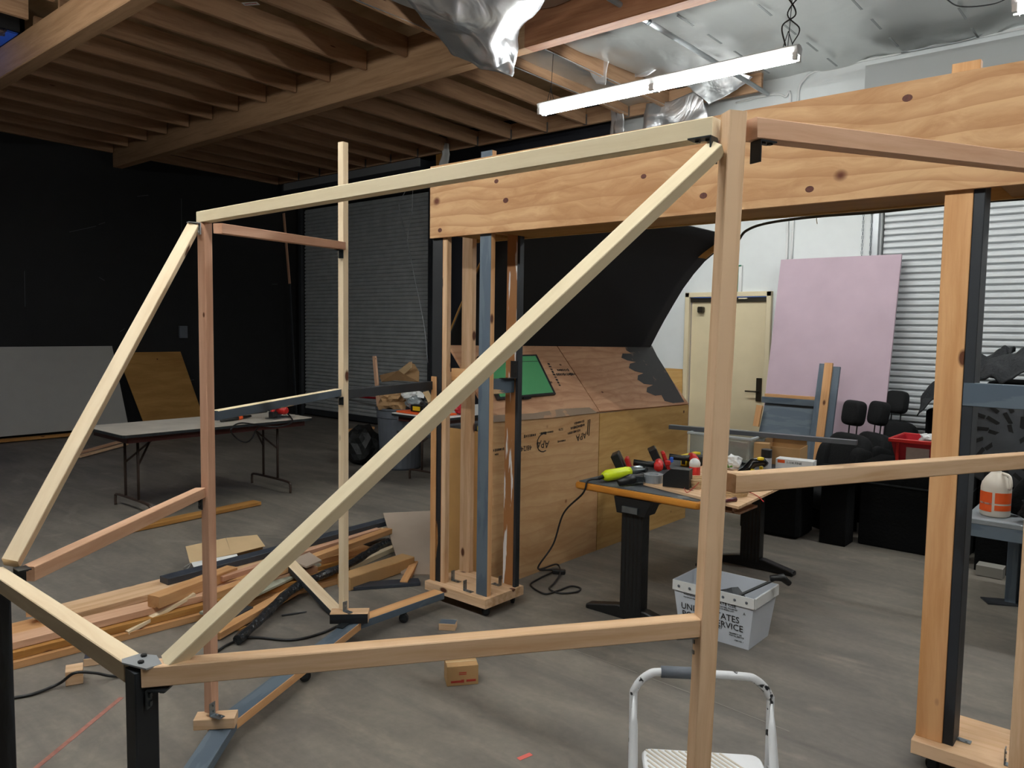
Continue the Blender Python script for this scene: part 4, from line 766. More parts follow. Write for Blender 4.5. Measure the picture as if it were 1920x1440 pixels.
tag(cord('extension_cord', [at(1045, 1068, .02), at(1000, 1070, .008), at(975, 1082, .008), at(950, 1088, .008), at(880, 1072, .006), at(838, 1082, .006)], .007, M_cord), 'black cord running from the floor plug behind the left caster tower', 'cord')
simple('power_plug', 'black plug block on the floor between the ramp and the workbench', 'plug', MB().box(at(1048, 1072, .015), (.09, .04, .03), rz=.5), M_black, bevel=.006)
simple('tape_roll', 'silver tape roll lying flat on the workbench', 'tape', MB().lathe([(.028, 0), (.055, 0), (.056, .048), (.03, .048), (.028, .04)], at(1225, 904, .779), 24), M_tape)
m = MB().prism([(-.075, 0), (.075, 0), (.075, .105), (-.03, .105), (-.075, .065)], -.04, .04, Matrix.Translation(at(1270, 912, .78)) @ Matrix.Rotation(.25, 4, 'Z') @ Matrix.Rotation(math.pi/2, 4, 'X')); simple('black_bin', 'black angular plastic holder on the workbench beside the tape roll', 'holder', m, M_black)
def drill(px, py, h, rz, label):
    p = at(px, py, h); t = thing('cordless_drill', p, label, 'power tool', rz=rz); R = world(t) @ Matrix.Scale(1.35, 4)
    MB().box((-.10, 0, .065), (.04, .10, .13), R @ Matrix.Rotation(-.45, 4, 'Y')).build('battery', M_black, t, bevel=.006)
    MB().box((-.068, 0, .04), (.018, .07, .09), R @ Matrix.Rotation(-.35, 4, 'Y')).build('battery_seat', M_redp, t, bevel=.005)
    MB().tube([R @ Vector(v) for v in ((-.06, 0, .035), (0, 0, .03), (.05, 0, .03))], [.02, .018, .022], 8).build('grip', M_black, t, smooth=True)
    MB().tube([R @ Vector(v) for v in ((.055, -.07, .03), (.055, .03, .03), (.055, .09, .03))], [.028, .03, .02], 10).build('motor_body', M_redp, t, smooth=True)
drill(1212, 882, .793, .5, 'red and black cordless drill with its battery raised, left of another')
drill(1278, 870, .793, .6, 'red and black cordless drill behind the black holder')
simple('red_block', 'small red cap piece between the two cordless drills', 'cap', MB().box(at(1252, 868, .815), (.035, .03, .03), rz=.5), M_redp, bevel=.005)
simple('blue_block', 'small blue cap piece beside the red one', 'cap', MB().box(at(1259, 862, .83), (.022, .02, .035), rz=.3), M_blueb, bevel=.004)
gb_ = thing('glue_bottle', at(1300, 890, .779), 'red and white bottle on the workbench left of the large tan post', 'bottle'); g0 = at(1302, 893, .779)
MB().lathe([(.032, 0), (.034, .01), (.034, .055), (.033, .06)], g0, 16).build('red_base', M_redp, gb_, smooth=False); MB().lathe([(.033, .06), (.034, .085), (.026, .10), (.012, .11)], g0, 16).build('white_top', M_white, gb_, smooth=True)
def basket(c, r, label):
    t = thing('wicker_basket', c, label, 'basket'); m = MB()
    for k in range(18):
        a = k / 18 * math.tau; m.tube([(c.x + r*.8*math.cos(a), c.y + r*.8*math.sin(a), c.z), (c.x + r*math.cos(a+.15), c.y + r*math.sin(a+.15), c.z+.045)], .003, 4)
    m.build('basket_stakes', M_cardl, t); w = MB()
    for k in range(5):
        rr = r * (.82 + .045 * k); w.tube([(c.x + rr*math.cos(a/20*math.tau), c.y + rr*math.sin(a/20*math.tau), c.z + .004 + k*.01) for a in range(21)], .005, 5)
    w.build('basket_weave', M_cardl, t)
basket(at(1312, 912, .779), .075, 'small wicker basket on the workbench behind the large tan post')
basket(at(1378, 928, .779), .075, 'small wicker basket peeking out right of the large tan post')
tag(cord('red_wire', [at(1286, 890, .82), at(1282, 905, .79), at(1287, 923, .781), at(1300, 915, .785), at(1310, 905, .83)], .002, M_redp), 'thin red wire beside the wicker basket', 'wire')
tag(cord('red_wire', [at(1370, 925, .79), at(1400, 922, .785), at(1420, 930, .782), at(1432, 941, .76)], .0025, M_redp), 'red wire drooping over the right side of the plywood sheet', 'wire')
sv = thing('screwdriver', at(1370, 938, .785), 'dark red handled screwdriver poking out over the workbench edge', 'screwdriver'); MB().tube([at(1358, 940, .79), at(1372, 937, .79), at(1379, 936, .79)], [.008, .01, .014], 8).build('screwdriver_handle', plain('maroon_plastic', '#4a1620', .3), sv, smooth=True); MB().tube([at(1340, 943, .79), at(1358, 940, .79)], .003, 6).build('blade', M_steel, sv)
# clear bin, papers
cb = thing('clear_bin', at(1388, 862, .779), 'clear plastic storage bin at the back of the workbench', 'bin'); M_clear = plain('clear_plastic', '#e4e9ea', .12, trans=.9)
q0 = at(1395, 866, .779); m = MB(); R = Matrix.Translation((-2.33, 5.13, .779)); w_, l_, h_ = .44, .34, .165
for c, d in (((0, -l_/2, h_/2), (w_, .003, h_)), ((0, l_/2, h_/2), (w_, .003, h_)), ((w_/2, 0, h_/2), (.003, l_, h_)), ((-w_/2, 0, h_/2), (.003, l_, h_)), ((0, 0, .002), (w_, l_, .003))): m.box(c, d, R)
m.build('bin_wall', M_clear, cb)
m = MB()
for c, d in (((0, -l_/2-.008, h_), (w_+.04, .02, .018)), ((0, l_/2+.008, h_), (w_+.04, .02, .018)), ((w_/2+.008, 0, h_), (.02, l_+.03, .018)), ((-w_/2-.008, 0, h_), (.02, l_+.03, .018))): m.box(c, d, R)
m.build('bin_rim', plain('frosted_rim', '#cfd6d8', .3, trans=.4), cb, bevel=.004)
simple('paper_booklet', 'cream printed booklet inside the clear bin', 'paper', MB().box((-2.25, 5.04, .845), (.17, .01, .12), rz=.1), plain('cream_paper', '#d9cdb4', .8, vary=.1, vscale=60))
crumple('plastic_bag', 'white plastic bag in front of the clear bin', 'plastic bag', at(1373, 866, .82), (.06, .05, .045), M_white, 21, .5)
crumple('green_wrapper', 'small green wrapper beside the white plastic bag', 'wrapper', at(1370, 872, .80), (.03, .03, .015), plain('green_wrap', '#5f9a3c', .5), 22, .4)
nd = thing('nailer', at(1418, 885, .779), 'glossy black power tool standing on the workbench in front of the clear bin', 'power tool')
MB().tube([at(1384, 890, .79), at(1398, 882, .80), at(1412, 868, .85), at(1430, 865, .86), at(1437, 872, .84)], [.02, .028, .03, .028, .02], 10).build('tool_body', plain('gloss_black', '#0c0c0e', .2), nd, smooth=True); MB().lathe([(.02, 0), (.022, .012), (.012, .016)], at(1426, 862, .875), 10).build('yellow_dial', M_yellow, nd)
for i, (px, py) in enumerate(((1411, 887), (1427, 882))): simple('clamp_pad', ('left', 'right')[i] + ' small yellow block behind the glossy black tool', 'clamp', MB().box(at(px, py, .79), (.018, .018, .05)), M_yellow)
sc = thing('spray_can', at(1437, 884, .763), 'gray spray can with a black cap on the workbench', 'spray can'); s0 = at(1436, 888, .763)
MB().lathe([(.03, 0), (.0325, .004), (.0325, .10), (.028, .112)], s0, 20).build('can_body', plain('can_gray', '#a9adb3', .35), sc, smooth=False); MB().lathe([(.033, .104), (.033, .155), (.03, .158), (.004, .158)], s0, 20).build('can_cap', M_black, sc)
wx = thing('screw_box', at(1487, 886, .763), 'white and orange printed box on the workbench right of the spray can', 'box')
s1 = at(1488, 889, .763); R = Matrix.Translation(s1) @ Matrix.Rotation(.12, 4, 'Z'); MB().box((0, .05, .045), (.23, .1, .09), R).build('box_body', M_white, wx)
Mx = basis(R @ Vector((0, -.0015, .07)), R.to_3x3() @ Vector((1, 0, 0)), (0, 0, 1)); text('box_print', '1-1/4 FINE', .022, Mx, M_ink, wx); MB().box((-.08, -.001, .075), (.045, .002, .02), R).build('orange_logo', M_orangep, wx); MB().box((.05, -.001, .03), (.07, .002, .02), R).build('red_band', M_redp, wx)
cx = thing('open_carton', at(1515, 868, .763), 'open brown carton behind the white and orange box on the workbench', 'box'); carton(cx, (-1.98, 5.26, .763), (.24, .22, .12), .12, (M_card, M_card_in), (('-x', 100, .05), ('+y', 95, .05)))
simple('brown_box', 'tall brown box standing behind the spray can', 'box', MB().box((-2.06, 5.05, .84), (.1, .1, .155), rz=.3), M_card)
lv = thing('spirit_level', at(1300, 862, .763), 'yellow and black spirit level end at the back of the workbench', 'level'); p = at(1295, 863, .79); MB().box((p.x, p.y, .80), (.045, .2, .075)).build('level_body', M_yellow, lv, bevel=.003); MB().box((p.x, p.y-.101, .80), (.025, .006, .05)).build('level_cap', M_black, lv)
simple('chisel_case', 'yellow and black case behind the large tan post at the back of the workbench', 'case', MB().box(at(1312, 864, .80), (.09, .1, .07), rz=.4), M_black, bevel=.008)
tag(lum('metal_bar', at(1256, 800, .965), at(1607, 830, .965), .05, .03, plain('gray_painted_steel', '#5a5d62', .4, .3, vary=.12)), 'long gray square bar lying across the clear bin and jutting over the black seats', 'bar')
# ================================================================ mail tub with clamps
tb = thing('mail_tub', (-1.8, 3.95, 0), 'white corrugated plastic postal tub full of clamps, on the floor under the workbench', 'tub')
def frust(m, b, t, z0, z1, th):
    (x0, x1, y0, y1), (X0, X1, Y0, Y1) = b, t
    o = [(x0, y0, z0), (x1, y0, z0), (x1, y1, z0), (x0, y1, z0), (X0, Y0, z1), (X1, Y0, z1), (X1, Y1, z1), (X0, Y1, z1)]
    i_ = [(x0+th, y0+th, z0+th), (x1-th, y0+th, z0+th), (x1-th, y1-th, z0+th), (x0+th, y1-th, z0+th), (X0+th, Y0+th, z1), (X1-th, Y0+th, z1), (X1-th, Y1-th, z1), (X0+th, Y1-th, z1)]
    m.add(o + i_, [(3, 2, 1, 0), (0, 1, 5, 4), (1, 2, 6, 5), (2, 3, 7, 6), (3, 0, 4, 7), (8, 9, 10, 11), (8, 12, 13, 9), (9, 13, 14, 10), (10, 14, 15, 11), (11, 15, 12, 8)] + [(4+k, 4+(k+1) % 4, 12+(k+1) % 4, 12+k) for k in range(4)])
M_tub = plain('tub_plastic', '#cdd2da', .5, vary=.04); m = MB(); frust(m, (-1.985, -1.585, 3.805, 4.065), (-2.02, -1.55, 3.775, 4.095), 0, .29, .004); m.build('tub_body', M_tub, tb)
m = MB(); m.box((-1.785, 3.775, .262), (.47, .006, .055)).box((-1.547, 3.935, .262), (.006, .31, .055)).box((-1.785, 4.096, .262), (.47, .006, .055)); m.build('tub_collar', plain('collar_plastic', '#d8d8d6', .5), tb)
for k in range(7): MB().lathe([(.006, 0), (.008, .002), (.003, .004)], n=8, M=Matrix.Translation((-1.98 + k*.065, 3.771, .262)) @ Matrix.Rotation(math.pi/2, 4, 'X')).build('rivet', M_grayp, tb)
sl = Vector((0, -.03, .29)).normalized()
def tt(x, z, body, size, wx=1.0, ax='LEFT'): text('tub_print', body, size, basis((x, 3.805 - .03*z/.29 - .0025, z), (1, 0, 0), sl), M_ink, tb, ax=ax, wx=wx)
tt(-1.955, .222, 'WARNING: FOR', .014); tt(-1.80, .222, 'PRIVATE USE', .024, 1.1); tt(-1.955, .206, 'MAXIMUM PENALTY', .011); tt(-1.80, .204, 'USE EXCEPT FOR MAIL TRANSPORT', .011, .9); tt(-1.80, .192, 'IS A VIOLATION OF FEDERAL LAW', .011, .8)
tt(-1.632, .150, 'UNITED STATES', .050, .95, 'RIGHT'); tt(-1.612, .106, 'POSTAL SERVICE', .050, .95, 'RIGHT'); tt(-1.73, .083, 'MAIL USE ONLY', .016, 1, 'RIGHT'); tt(-1.69, .07, 'PROPERTY OF', .011); tt(-1.69, .058, 'POSTAL SERVICE', .011); tt(-1.66, .035, 'ITEM NO. 1', .010)
text('tub_print', 'A', .02, basis((-1.605, 3.782, .195), (1, 0, 0), sl), M_ink, tb)
cl = thing('bar_clamp', at(1400, 1110, .28), 'black headed bar clamp leaning out of the right end of the postal tub', 'clamp')
a, b = Vector((-1.72, 3.93, .22)), Vector((-1.53, 4.02, .345)); MB().tube([a, b], .008, 4).build('clamp_bar', M_black, cl); MB().tube([a + Vector((0, .03, 0)), b + Vector((0, .03, 0))], .006, 4).build('clamp_screw', M_steel, cl); MB().tube([b + Vector((-.03, -.02, 0)), b + Vector((.02, .02, .005)), b + Vector((.05, .05, -.03))], [.016, .022, .015], 8).build('clamp_head', M_black, cl, smooth=True)
cl = thing('bar_clamp', at(1298, 1070, .3), 'black bar clamp sticking up at the left end of the postal tub', 'clamp'); a, b = Vector((-1.93, 3.99, .12)), Vector((-1.965, 4.03, .32)); MB().tube([a, b], .008, 4).build('clamp_bar', M_black, cl); MB().box(b, (.09, .015, .015), rz=.2).build('clamp_head', M_black, cl)
crumple('tool_wad', 'dark jumble of tools at the bottom of the postal tub', 'tools', (-1.78, 3.94, .13), (.16, .1, .10), M_char, 31, .5); bpy.data.objects['tool_wad']['kind'] = 'stuff'
# ================================================================ step stool
st = thing('step_stool', (-.94, 1.95, 0), 'white enamelled step stool with a looped handle and ridged tread', 'step stool'); u = Vector((.815, .58, 0)); f = Vector((.58, -.815, 0)); C0 = Vector((-.945, 1.955, 0))
def sp(a, b, z): return C0 + u * a + f * b + Vector((0, 0, z))
loop = [sp(-.185, .06, .02), sp(-.188, .02, .3), sp(-.19, 0, .60), sp(-.185, 0, .655), sp(-.15, 0, .695), sp(-.10, 0, .705), sp(.10, 0, .705), sp(.15, 0, .695), sp(.185, 0, .655), sp(.19, 0, .60), sp(.188, .02, .3), sp(.185, .06, .02)]
MB().tube(smooth_path(loop, 5), .0115, 10).build('handle_loop', worn('chipped_white_enamel', '#dfe0e2', '#26262a', .61, scale=(30, 30, 30), rough=.3), st, smooth=True)
MB().tube([sp(-.115, 0, .7055), sp(.02, 0, .7065)], .0165, 12).build('handle_grip', M_grayp, st, smooth=True)
for s in (-1, 1):
    MB().tube([sp(s*.19, .012, .635), sp(s*.19, .03, .56), sp(s*.192, .07, .44), sp(s*.2, .24, .02)], [.003, .012, .014, .014], 8).build('front_leg', M_whitep, st, smooth=True)
    MB().box(sp(s*.2, .24, .012), (.03, .03, .024), rz=.62).build('rubber_foot', M_rubber, st)
    MB().box(sp(s*.188, .04, .44), (.012, .1, .04), rz=.62).build('side_link', M_whitep, st)
Ms = Matrix.Translation(sp(0, .15, .48)) @ Matrix.Rotation(math.atan2(u.y, u.x), 4, 'Z')
MB().prism(rrect(-.165, .165, -.14, .15, .03), -.022, 0, Ms).build('tread', M_whitep, st, bevel=.004)
rg = MB()
for k in range(-9, 22):
    x0 = -.15 + k * .019; a_, b_ = Vector((x0, -.13, .001)), Vector((x0 + .26*-.75 + .0, .14, .001)); d = b_ - a_
    t0, t1 = 0, 1
    lo_, hi_ = -.152, .152
    ts_ = sorted([(lo_ - a_.x) / d.x, (hi_ - a_.x) / d.x]); t0 = max(0, ts_[0]); t1 = min(1, ts_[1])
    if t1 - t0 > .05: rg.tube([Ms @ (a_ + d * t0), Ms @ (a_ + d * t1)], .0032, 6)
rg.build('tread_ridges', plain('dusty_ridge', '#cfc6b8', .7), st)
MB().tube([sp(-.19, .2, .2), sp(.19, .2, .2)], .009, 8).build('cross_brace', M_whitep, st)
# ================================================================ small things on the floor
R = math.atan2(.118, .09); ctr = Vector((-2.415, 2.512, 0)) + Vector((-.79, .6, 0)) * .052
sbx = thing('small_carton', ctr, 'small closed cardboard box with red printing alone on the floor', 'box', rz=R); Rm = world(sbx)
MB().box((0, 0, .047), (.148, .10, .094), Rm).build('box_body', M_card, sbx, bevel=.002)
for a, b, c, d in ((-.03, .02, .05, .010), (.04, .022, .045, .010), (0, .0, 0, 0)):
    if c: MB().box((a, -.0508, b), (c, .001, d), Rm).build('red_print', M_inkr, sbx)
MB().box((.0, -.0508, .062), (.035, .001, .004), Rm).box((.0, -.0508, .054), (.035, .001, .004), Rm).box((0, -.0508, .021), (.014, .001, .014), Rm).build('red_print', M_inkr, sbx); MB().box((0, 0, .0945), (.148, .012, .001), Rm).build('packing_tape', M_cardl, sbx)
def block(px, py, d, rz, mat, label, z=None):
    p = at(px, py, 0); o = lum('wood_block', (p.x - d[0]/2*math.cos(rz), p.y - d[0]/2*math.sin(rz), (z or 0) + d[2]/2), (p.x + d[0]/2*math.cos(rz), p.y + d[0]/2*math.sin(rz), (z or 0) + d[2]/2), d[1], d[2], mat); return tag(o, label, 'block')
block(840, 1178, (.09, .07, .038), .6, [M_fir2, M_blue], 'small slate topped wood block behind the long lower rail')
block(140, 1278, (.07, .085, .07), 1.2, M_fir2, 'cube shaped wood block on the floor under the black cord')
block(185, 1240, (.12, .09, .038), 1.1, [M_fir2, M_navy], 'dark topped wood block just in front of the lumber stack')
block(455, 1180, (.06, .04, .01), .8, M_aged, 'tiny flat wood chip on the floor between the two left posts')
tag(cord('extension_cord', [at(636, 1172, .008), at(600, 1188, .008), at(545, 1200, .008), at(470, 1195, .008), at(430, 1207, .008), at(395, 1228, .008), at(320, 1258, .008), at(222, 1268, .008), at(178, 1262, .05), at(140, 1262, .08), at(110, 1282, .02), at(60, 1302, .008), at(10, 1312, .008), at(-60, 1335, .008)], .007, M_cord), 'black cord snaking across the floor past the left posts', 'cord')
def strip(name, a, b, w, mat, label, cat='tape', par=None):
    d = (b - a).normalized(); s = Vector((-d.y, d.x, 0)) * w/2; z = Vector((0, 0, .0012))
    m = MB(); m.add([a - s + z, b - s + z, b + s + z, a + s + z], [(0, 1, 2, 3)]); o = m.build(name, mat, par, solid=.0008); return tag(o, label, cat) if label else o
strip('floor_tape', at(62, 1445), at(228, 1308), .022, M_pinkt, 'long faded red tape line on the floor at lower left')
strip('floor_tape', at(972, 1424), at(996, 1414), .022, plain('fresh_red_tape', '#d9675c', .7), 'short scrap of salmon tape on the floor, bottom center')
simple('marker_pen', 'thin dark pen lying on the floor left of the cream post', 'pen', MB().tube([at(528, 1154, .006), at(548, 1151, .006), at(575, 1147, .006)], [.006, .006, .003], 6), M_char)
M_joint = plain('control_joint', '#8e8981', .9)
for a, b in (((1040, 1206), (1195, 1262)), ((1340, 1317), (1480, 1372)), ((700, 1075), (790, 1110)), ((1200, 1264), (1340, 1317))):
    strip('control_joint', at(*a), at(*b), .005, M_joint, None, par=bpy.data.objects['floor'])
# ================================================================ lumber pile
def board(a, b, w, t, mat, label, up=(0, 0, 1)):
    o = lum('lumber', a, b, w, t, mat, None, up); return tag(o, label, 'lumber', 'lumber in the pile on the left floor')
board((-4.19, .75, .019), (-4.02, 3.2, .019), .089, .037, M_orange, 'lowest front board of the long lumber stack on the left floor')
board((-4.21, .75, .0575), (-4.06, 3.1, .0575), .089, .037, M_aged, 'second board up at the front of the long lumber stack')
board((-4.45, .8, .019), (-4.36, 3.4, .019), .18, .037, M_aged, 'wide brown board at the bottom rear of the lumber stack')
board((-4.47, .85, .0575), (-4.40, 3.5, .0575), .20, .037, M_orange, 'wide pinkish board in the middle of the lumber stack')
board((-4.25, .78, .0965), (-4.15, 2.9, .0965), .12, .037, M_fir, 'light brown board topping the front of the lumber stack')
board((-4.46, 1.55, .0965), (-4.54, 3.8, .0965), .21, .037, M_fir2, 'broad tan board with bolt holes topping the rear of the lumber stack')
board((-4.475, 2.08, .136), (-4.60, 3.95, .136), .09, .038, M_navy, 'navy painted board lying on the lumber stack')
board((-4.66, 2.7, .019), (-4.74, 4.0, .019), .06, .037, M_pale2, 'pale narrow board behind the navy board of the lumber stack')
board((-4.13, 1.86, .150), (-4.30, 2.42, .150), .085, .066, M_orange, 'thick yellowish offcut on top of the lumber stack')
board((-4.10, 1.70, .035), (-4.16, 2.1, .125), .045, .02, M_pale2, 'thin pale stick tilted off the front of the lumber stack')
board((-4.01, 2.10, .142), (-4.36, 3.72, .142), .065, .038, M_orange, 'long orange board lying diagonally across the lumber stack')
board((-4.22, 2.3, .152), (-4.45, 3.7, .134), .05, .03, M_red, 'reddish board between the navy and orange boards')
board((-3.93, 2.06, .075), (-4.2, 2.95, .10), .11, .014, plain('pale_greenish_board', '#a3a493', .8, vary=.15, vscale=25), 'thin gray-green board under the diagonal orange board')
board((-3.74, 2.0, .028), (-4.02, 2.75, .05), .07, .038, M_orange, 'orange board nearest the left post, low in the pile')
board((-3.78, 1.93, .03), (-3.9, 2.3, .05), .05, .03, M_char, 'dark stained short board low in the pile')
board((-4.1, 2.9, .019), (-4.35, 3.9, .019), .05, .037, M_pale, 'pale slat under the far end of the lumber pile')
wp = board(at(524, 1037, .19), at(631, 1148, .022), .075, .034, [M_char, M_pale2], 'pale topped stick with dark sides crossing the lumber pile toward the cream post')
tag(slab('gray_offcut', [at(545, 1050, .165), at(575, 1062, .165), at(603, 1050, .165), at(580, 1035, .165)], .012, M_hard), 'small gray rough panel piece beside the crossing stick', 'board')
fl = [at(445, 1200, .03), at(490, 1160, .05), at(530, 1120, .07), at(560, 1098, .085), at(600, 1080, .09), at(660, 1055, .10), at(700, 1030, .12), at(728, 1015, .13)]
o = MB().tube(smooth_path(fl, 6), [.026 + .007 * noise.noise(Vector((i * .45, 0, 0))) for i in range(7 * 6 + 1)], 10).build('plastic_roll', plain('shiny_black_film', '#23262a', .2, bump=1.0, bscale=16)); tag(o, 'crumpled roll of shiny black film in the lumber pile', 'plastic film')
lb = lum('long_carton', at(645, 1092, .045), at(765, 1052, .045), .12, .085, M_card); tag(lb, 'long narrow cardboard box on the floor behind the cream post', 'box')
board(at(757, 1094, .015), at(778, 1055, .03), .05, .028, M_orange, 'short stick lying in front of the tilted gray-brown panel')
tag(slab('hardboard_sheet', [(-3.83, 3.38, .01), (-3.58, 3.60, .01), (-4.30, 4.30, .34), (-4.66, 3.92, .19)], .014, M_hard), 'gray-brown hardboard panel tilted on the end of the lumber pile beside the tower', 'board')
board((-3.86, 3.0, .012), (-3.62, 3.35, .012), .1, .02, M_navy, 'flat navy scrap on the floor under the tilted panel')
oc = thing('open_carton', at(430, 1045, 0), 'opened cardboard carton with spread brown and white flaps behind the lumber pile', 'box')
b0 = at(425, 1052, 0); MB().box((b0.x, b0.y, .045), (.25, .42, .09), rz=-.12).build('carton_body', M_card_in, oc)
for pts, mt in (([(348, 1025, .14), (356, 1056, .10), (434, 1040, .10), (423, 1009, .15)], M_cardl), ([(424, 1009, .15), (434, 1040, .10), (497, 1024, .11), (482, 1003, .14)], M_cardl), ([(359, 1055, .13), (368, 1074, .08), (453, 1058, .10), (444, 1039, .14)], M_white), ([(359, 1055, .13), (345, 1063, .10), (344, 1071, .06), (352, 1068, .08)], M_white)):
    MB().add([at(*p) for p in pts], [(0, 1, 2, 3)]).build('carton_flap', mt, oc, solid=.004)
block(80, 1190, (.12, .09, .038), .9, M_fir2, 'short block resting on top of the lumber stack at far left', z=.116)
# ================================================================ right background
pk1 = slab('foam_board', [(-3.22, 7.72, .01), (-2.03, 7.72, .01), (-2.03, 8.20, 2.44), (-3.22, 8.20, 2.44)], .03, plain('pink_foam', '#b5a0ab', .8, vary=.06, vscale=3)); tag(pk1, 'tall dusty pink foam board leaning on the white wall beside the tan door', 'board')
sfl = thing('stage_flat', (-2.75, 7.55, 0), 'slate painted flat with bare wood battens leaning in front of the pink board', 'flat')
slab('flat_panel', [(-3.12, 7.25, .01), (-2.44, 7.25, .01), (-2.46, 7.55, 1.0), (-3.06, 7.55, 1.0)], .015, M_blue, sfl)
lum('top_batten', (-3.07, 7.55, 1.03), (-2.45, 7.55, 1.03), .04, .03, M_orange, sfl); lum('top_batten', (-3.09, 7.52, .985), (-2.46, 7.52, .985), .02, .06, M_blue, sfl)
lum('upright', (-2.545, 7.3, .02), (-2.525, 7.60, 1.365), .07, .03, M_blue, sfl, (0, 1, 0)); lum('upright', (-2.475, 7.3, .02), (-2.475, 7.60, 1.375), .075, .03, M_orange, sfl, (0, 1, 0)); lum('upright', (-2.405, 7.3, .02), (-2.405, 7.62, 1.34), .065, .03, M_blue, sfl, (0, 1, 0))
lum('side_block', (-3.10, 7.42, .72), (-3.085, 7.46, .93), .06, .03, M_orange, sfl, (0, 1, 0))
M_seat = plain('seat_cloth', '#121315', .85, spec=.3, bump=.15, bscale=70)
def pillow(name, c, d, M, mat, parent, e=.42, e2=.5):   # rounded cushion: superellipsoid of size d at c
    m = MB(); nu, nv = 24, 14; sg = lambda v, p: math.copysign(abs(v) ** p, v)
    vs = [(d[0]/2*sg(math.cos(b_), e2)*sg(math.cos(a_), e), d[1]/2*sg(math.cos(b_), e2)*sg(math.sin(a_), e), d[2]/2*sg(math.sin(b_), e2)) for j in range(1, nv) for b_ in [-math.pi/2 + math.pi*j/nv] for i in range(nu) for a_ in [i/nu*math.tau]]
    n = len(vs); vs += [(0, 0, -d[2]/2), (0, 0, d[2]/2)]
    fs = [(j*nu+i, j*nu+(i+1) % nu, (j+1)*nu+(i+1) % nu, (j+1)*nu+i) for j in range(nv-2) for i in range(nu)] + [(n, (i+1) % nu, i) for i in range(nu)] + [(n+1, (nv-2)*nu+i, (nv-2)*nu+(i+1) % nu) for i in range(nu)]
    return m.add(vs, fs, 0, M @ Matrix.Translation(c) if not isinstance(c, Matrix) else M @ c).build(name, mat, parent, smooth=True)
def car_seat(x, y, zt, rz, label):
    t = thing('car_seat', (x, y, 0), label, 'seat', 'black car seats by the wall', rz); R = world(t); z0 = zt - .66; T = Matrix.Translation; Rx = lambda a: Matrix.Rotation(a, 4, 'X')
    pillow('cushion', (0, -.12, z0 - .12), (.5, .34, .18), R, M_seat, t); MB().box((0, -.08, (z0-.2)/2), (.36, .26, max(.06, z0 - .2)), R).build('seat_base', M_blackf, t)
    pillow('backrest', T((0, .06, z0 + .12)) @ Rx(-.2), (.47, .15, .62), R, M_seat, t)
    for s in (-1, 1): pillow('side_bolster', T((s*.19, .02, z0 + .08)) @ Rx(-.2), (.11, .2, .5), R, M_seat, t)
    for s in (-.045, .045): MB().tube([R @ Vector((s, .12, z0+.38)), R @ Vector((s, .13, z0+.52))], .006, 6).build('headrest_post', M_steeld, t)
    pillow('headrest', T((0, .13, z0 + .60)) @ Rx(-.15), (.20, .12, .22), R, M_seat, t)
p = atY(1578, 775, 6.8); car_seat(p.x, p.y, p.z + .06, -.55, 'black car seat with headrest, leftmost of the three')
p = atY(1622, 775, 7.3); car_seat(p.x, p.y, p.z + .06, -.75, 'black car seat with headrest, middle one of the three')
p = atY(1668, 755, 7.85); car_seat(p.x, p.y, p.z + .06, -.25, 'black car seat with headrest, rightmost and highest of the three')
bc = thing('black_case', (-1.5, 6.6, 0), 'large plain black case on the floor under the red crate', 'case'); MB().box((-1.42, 6.62, .33), (.74, .52, .66)).build('case_body', M_blackf, bc, bevel=.01); MB().box((-1.42, 6.62, .50), (.745, .525, .012)).build('case_band', M_steeld, bc)
simple('black_case', 'low black padded case on the floor between the bench foot and the larger case', 'case', MB().box((-2.42, 6.28, .3), (.5, .34, .6)), M_blackf, bevel=.03)
simple('black_case', 'flat black box under the seats with a lighter lid', 'case', MB().box((-1.93, 6.28, .57), (.34, .3, .06)).box((-1.93, 6.28, .27), (.2, .2, .54)), M_blackf, bevel=.005)
rc = thing('red_crate', (-1.37, 6.6, .66), 'red plastic crate with a paper label on top of the large black case', 'crate'); m = MB(); frust(m, (-1.55, -1.19, 6.42, 6.76), (-1.59, -1.15, 6.38, 6.80), .662, .86, .008); m.build('crate_body', M_crim, rc)
m = MB()
for c, d in (((-1.37, 6.372, .852), (.46, .018, .03)), ((-1.37, 6.808, .852), (.46, .018, .03)), ((-1.596, 6.59, .852), (.018, .45, .03)), ((-1.144, 6.59, .852), (.018, .45, .03))): m.box(c, d)
m.build('crate_rim', M_redp, rc, bevel=.004); MB().box((-1.40, 6.392, .75), (.16, .004, .11)).build('paper_label', plain('label_paper', '#b9a9a2', .8, vary=.1, vscale=30), rc)
for k in (-1, 1): MB().box((-1.37 + k*.17, 6.39, .77), (.02, .02, .15)).build('crate_rib', M_redp, rc)
crumple('white_rag', 'white crumpled paper in the red crate', 'paper', (-1.36, 6.5, .87), (.05, .04, .045), M_white, 41, .5); crumple('dark_rag', 'dark cloth in the red crate', 'cloth', (-1.28, 6.6, .83), (.08, .08, .05), M_char, 42, .4)
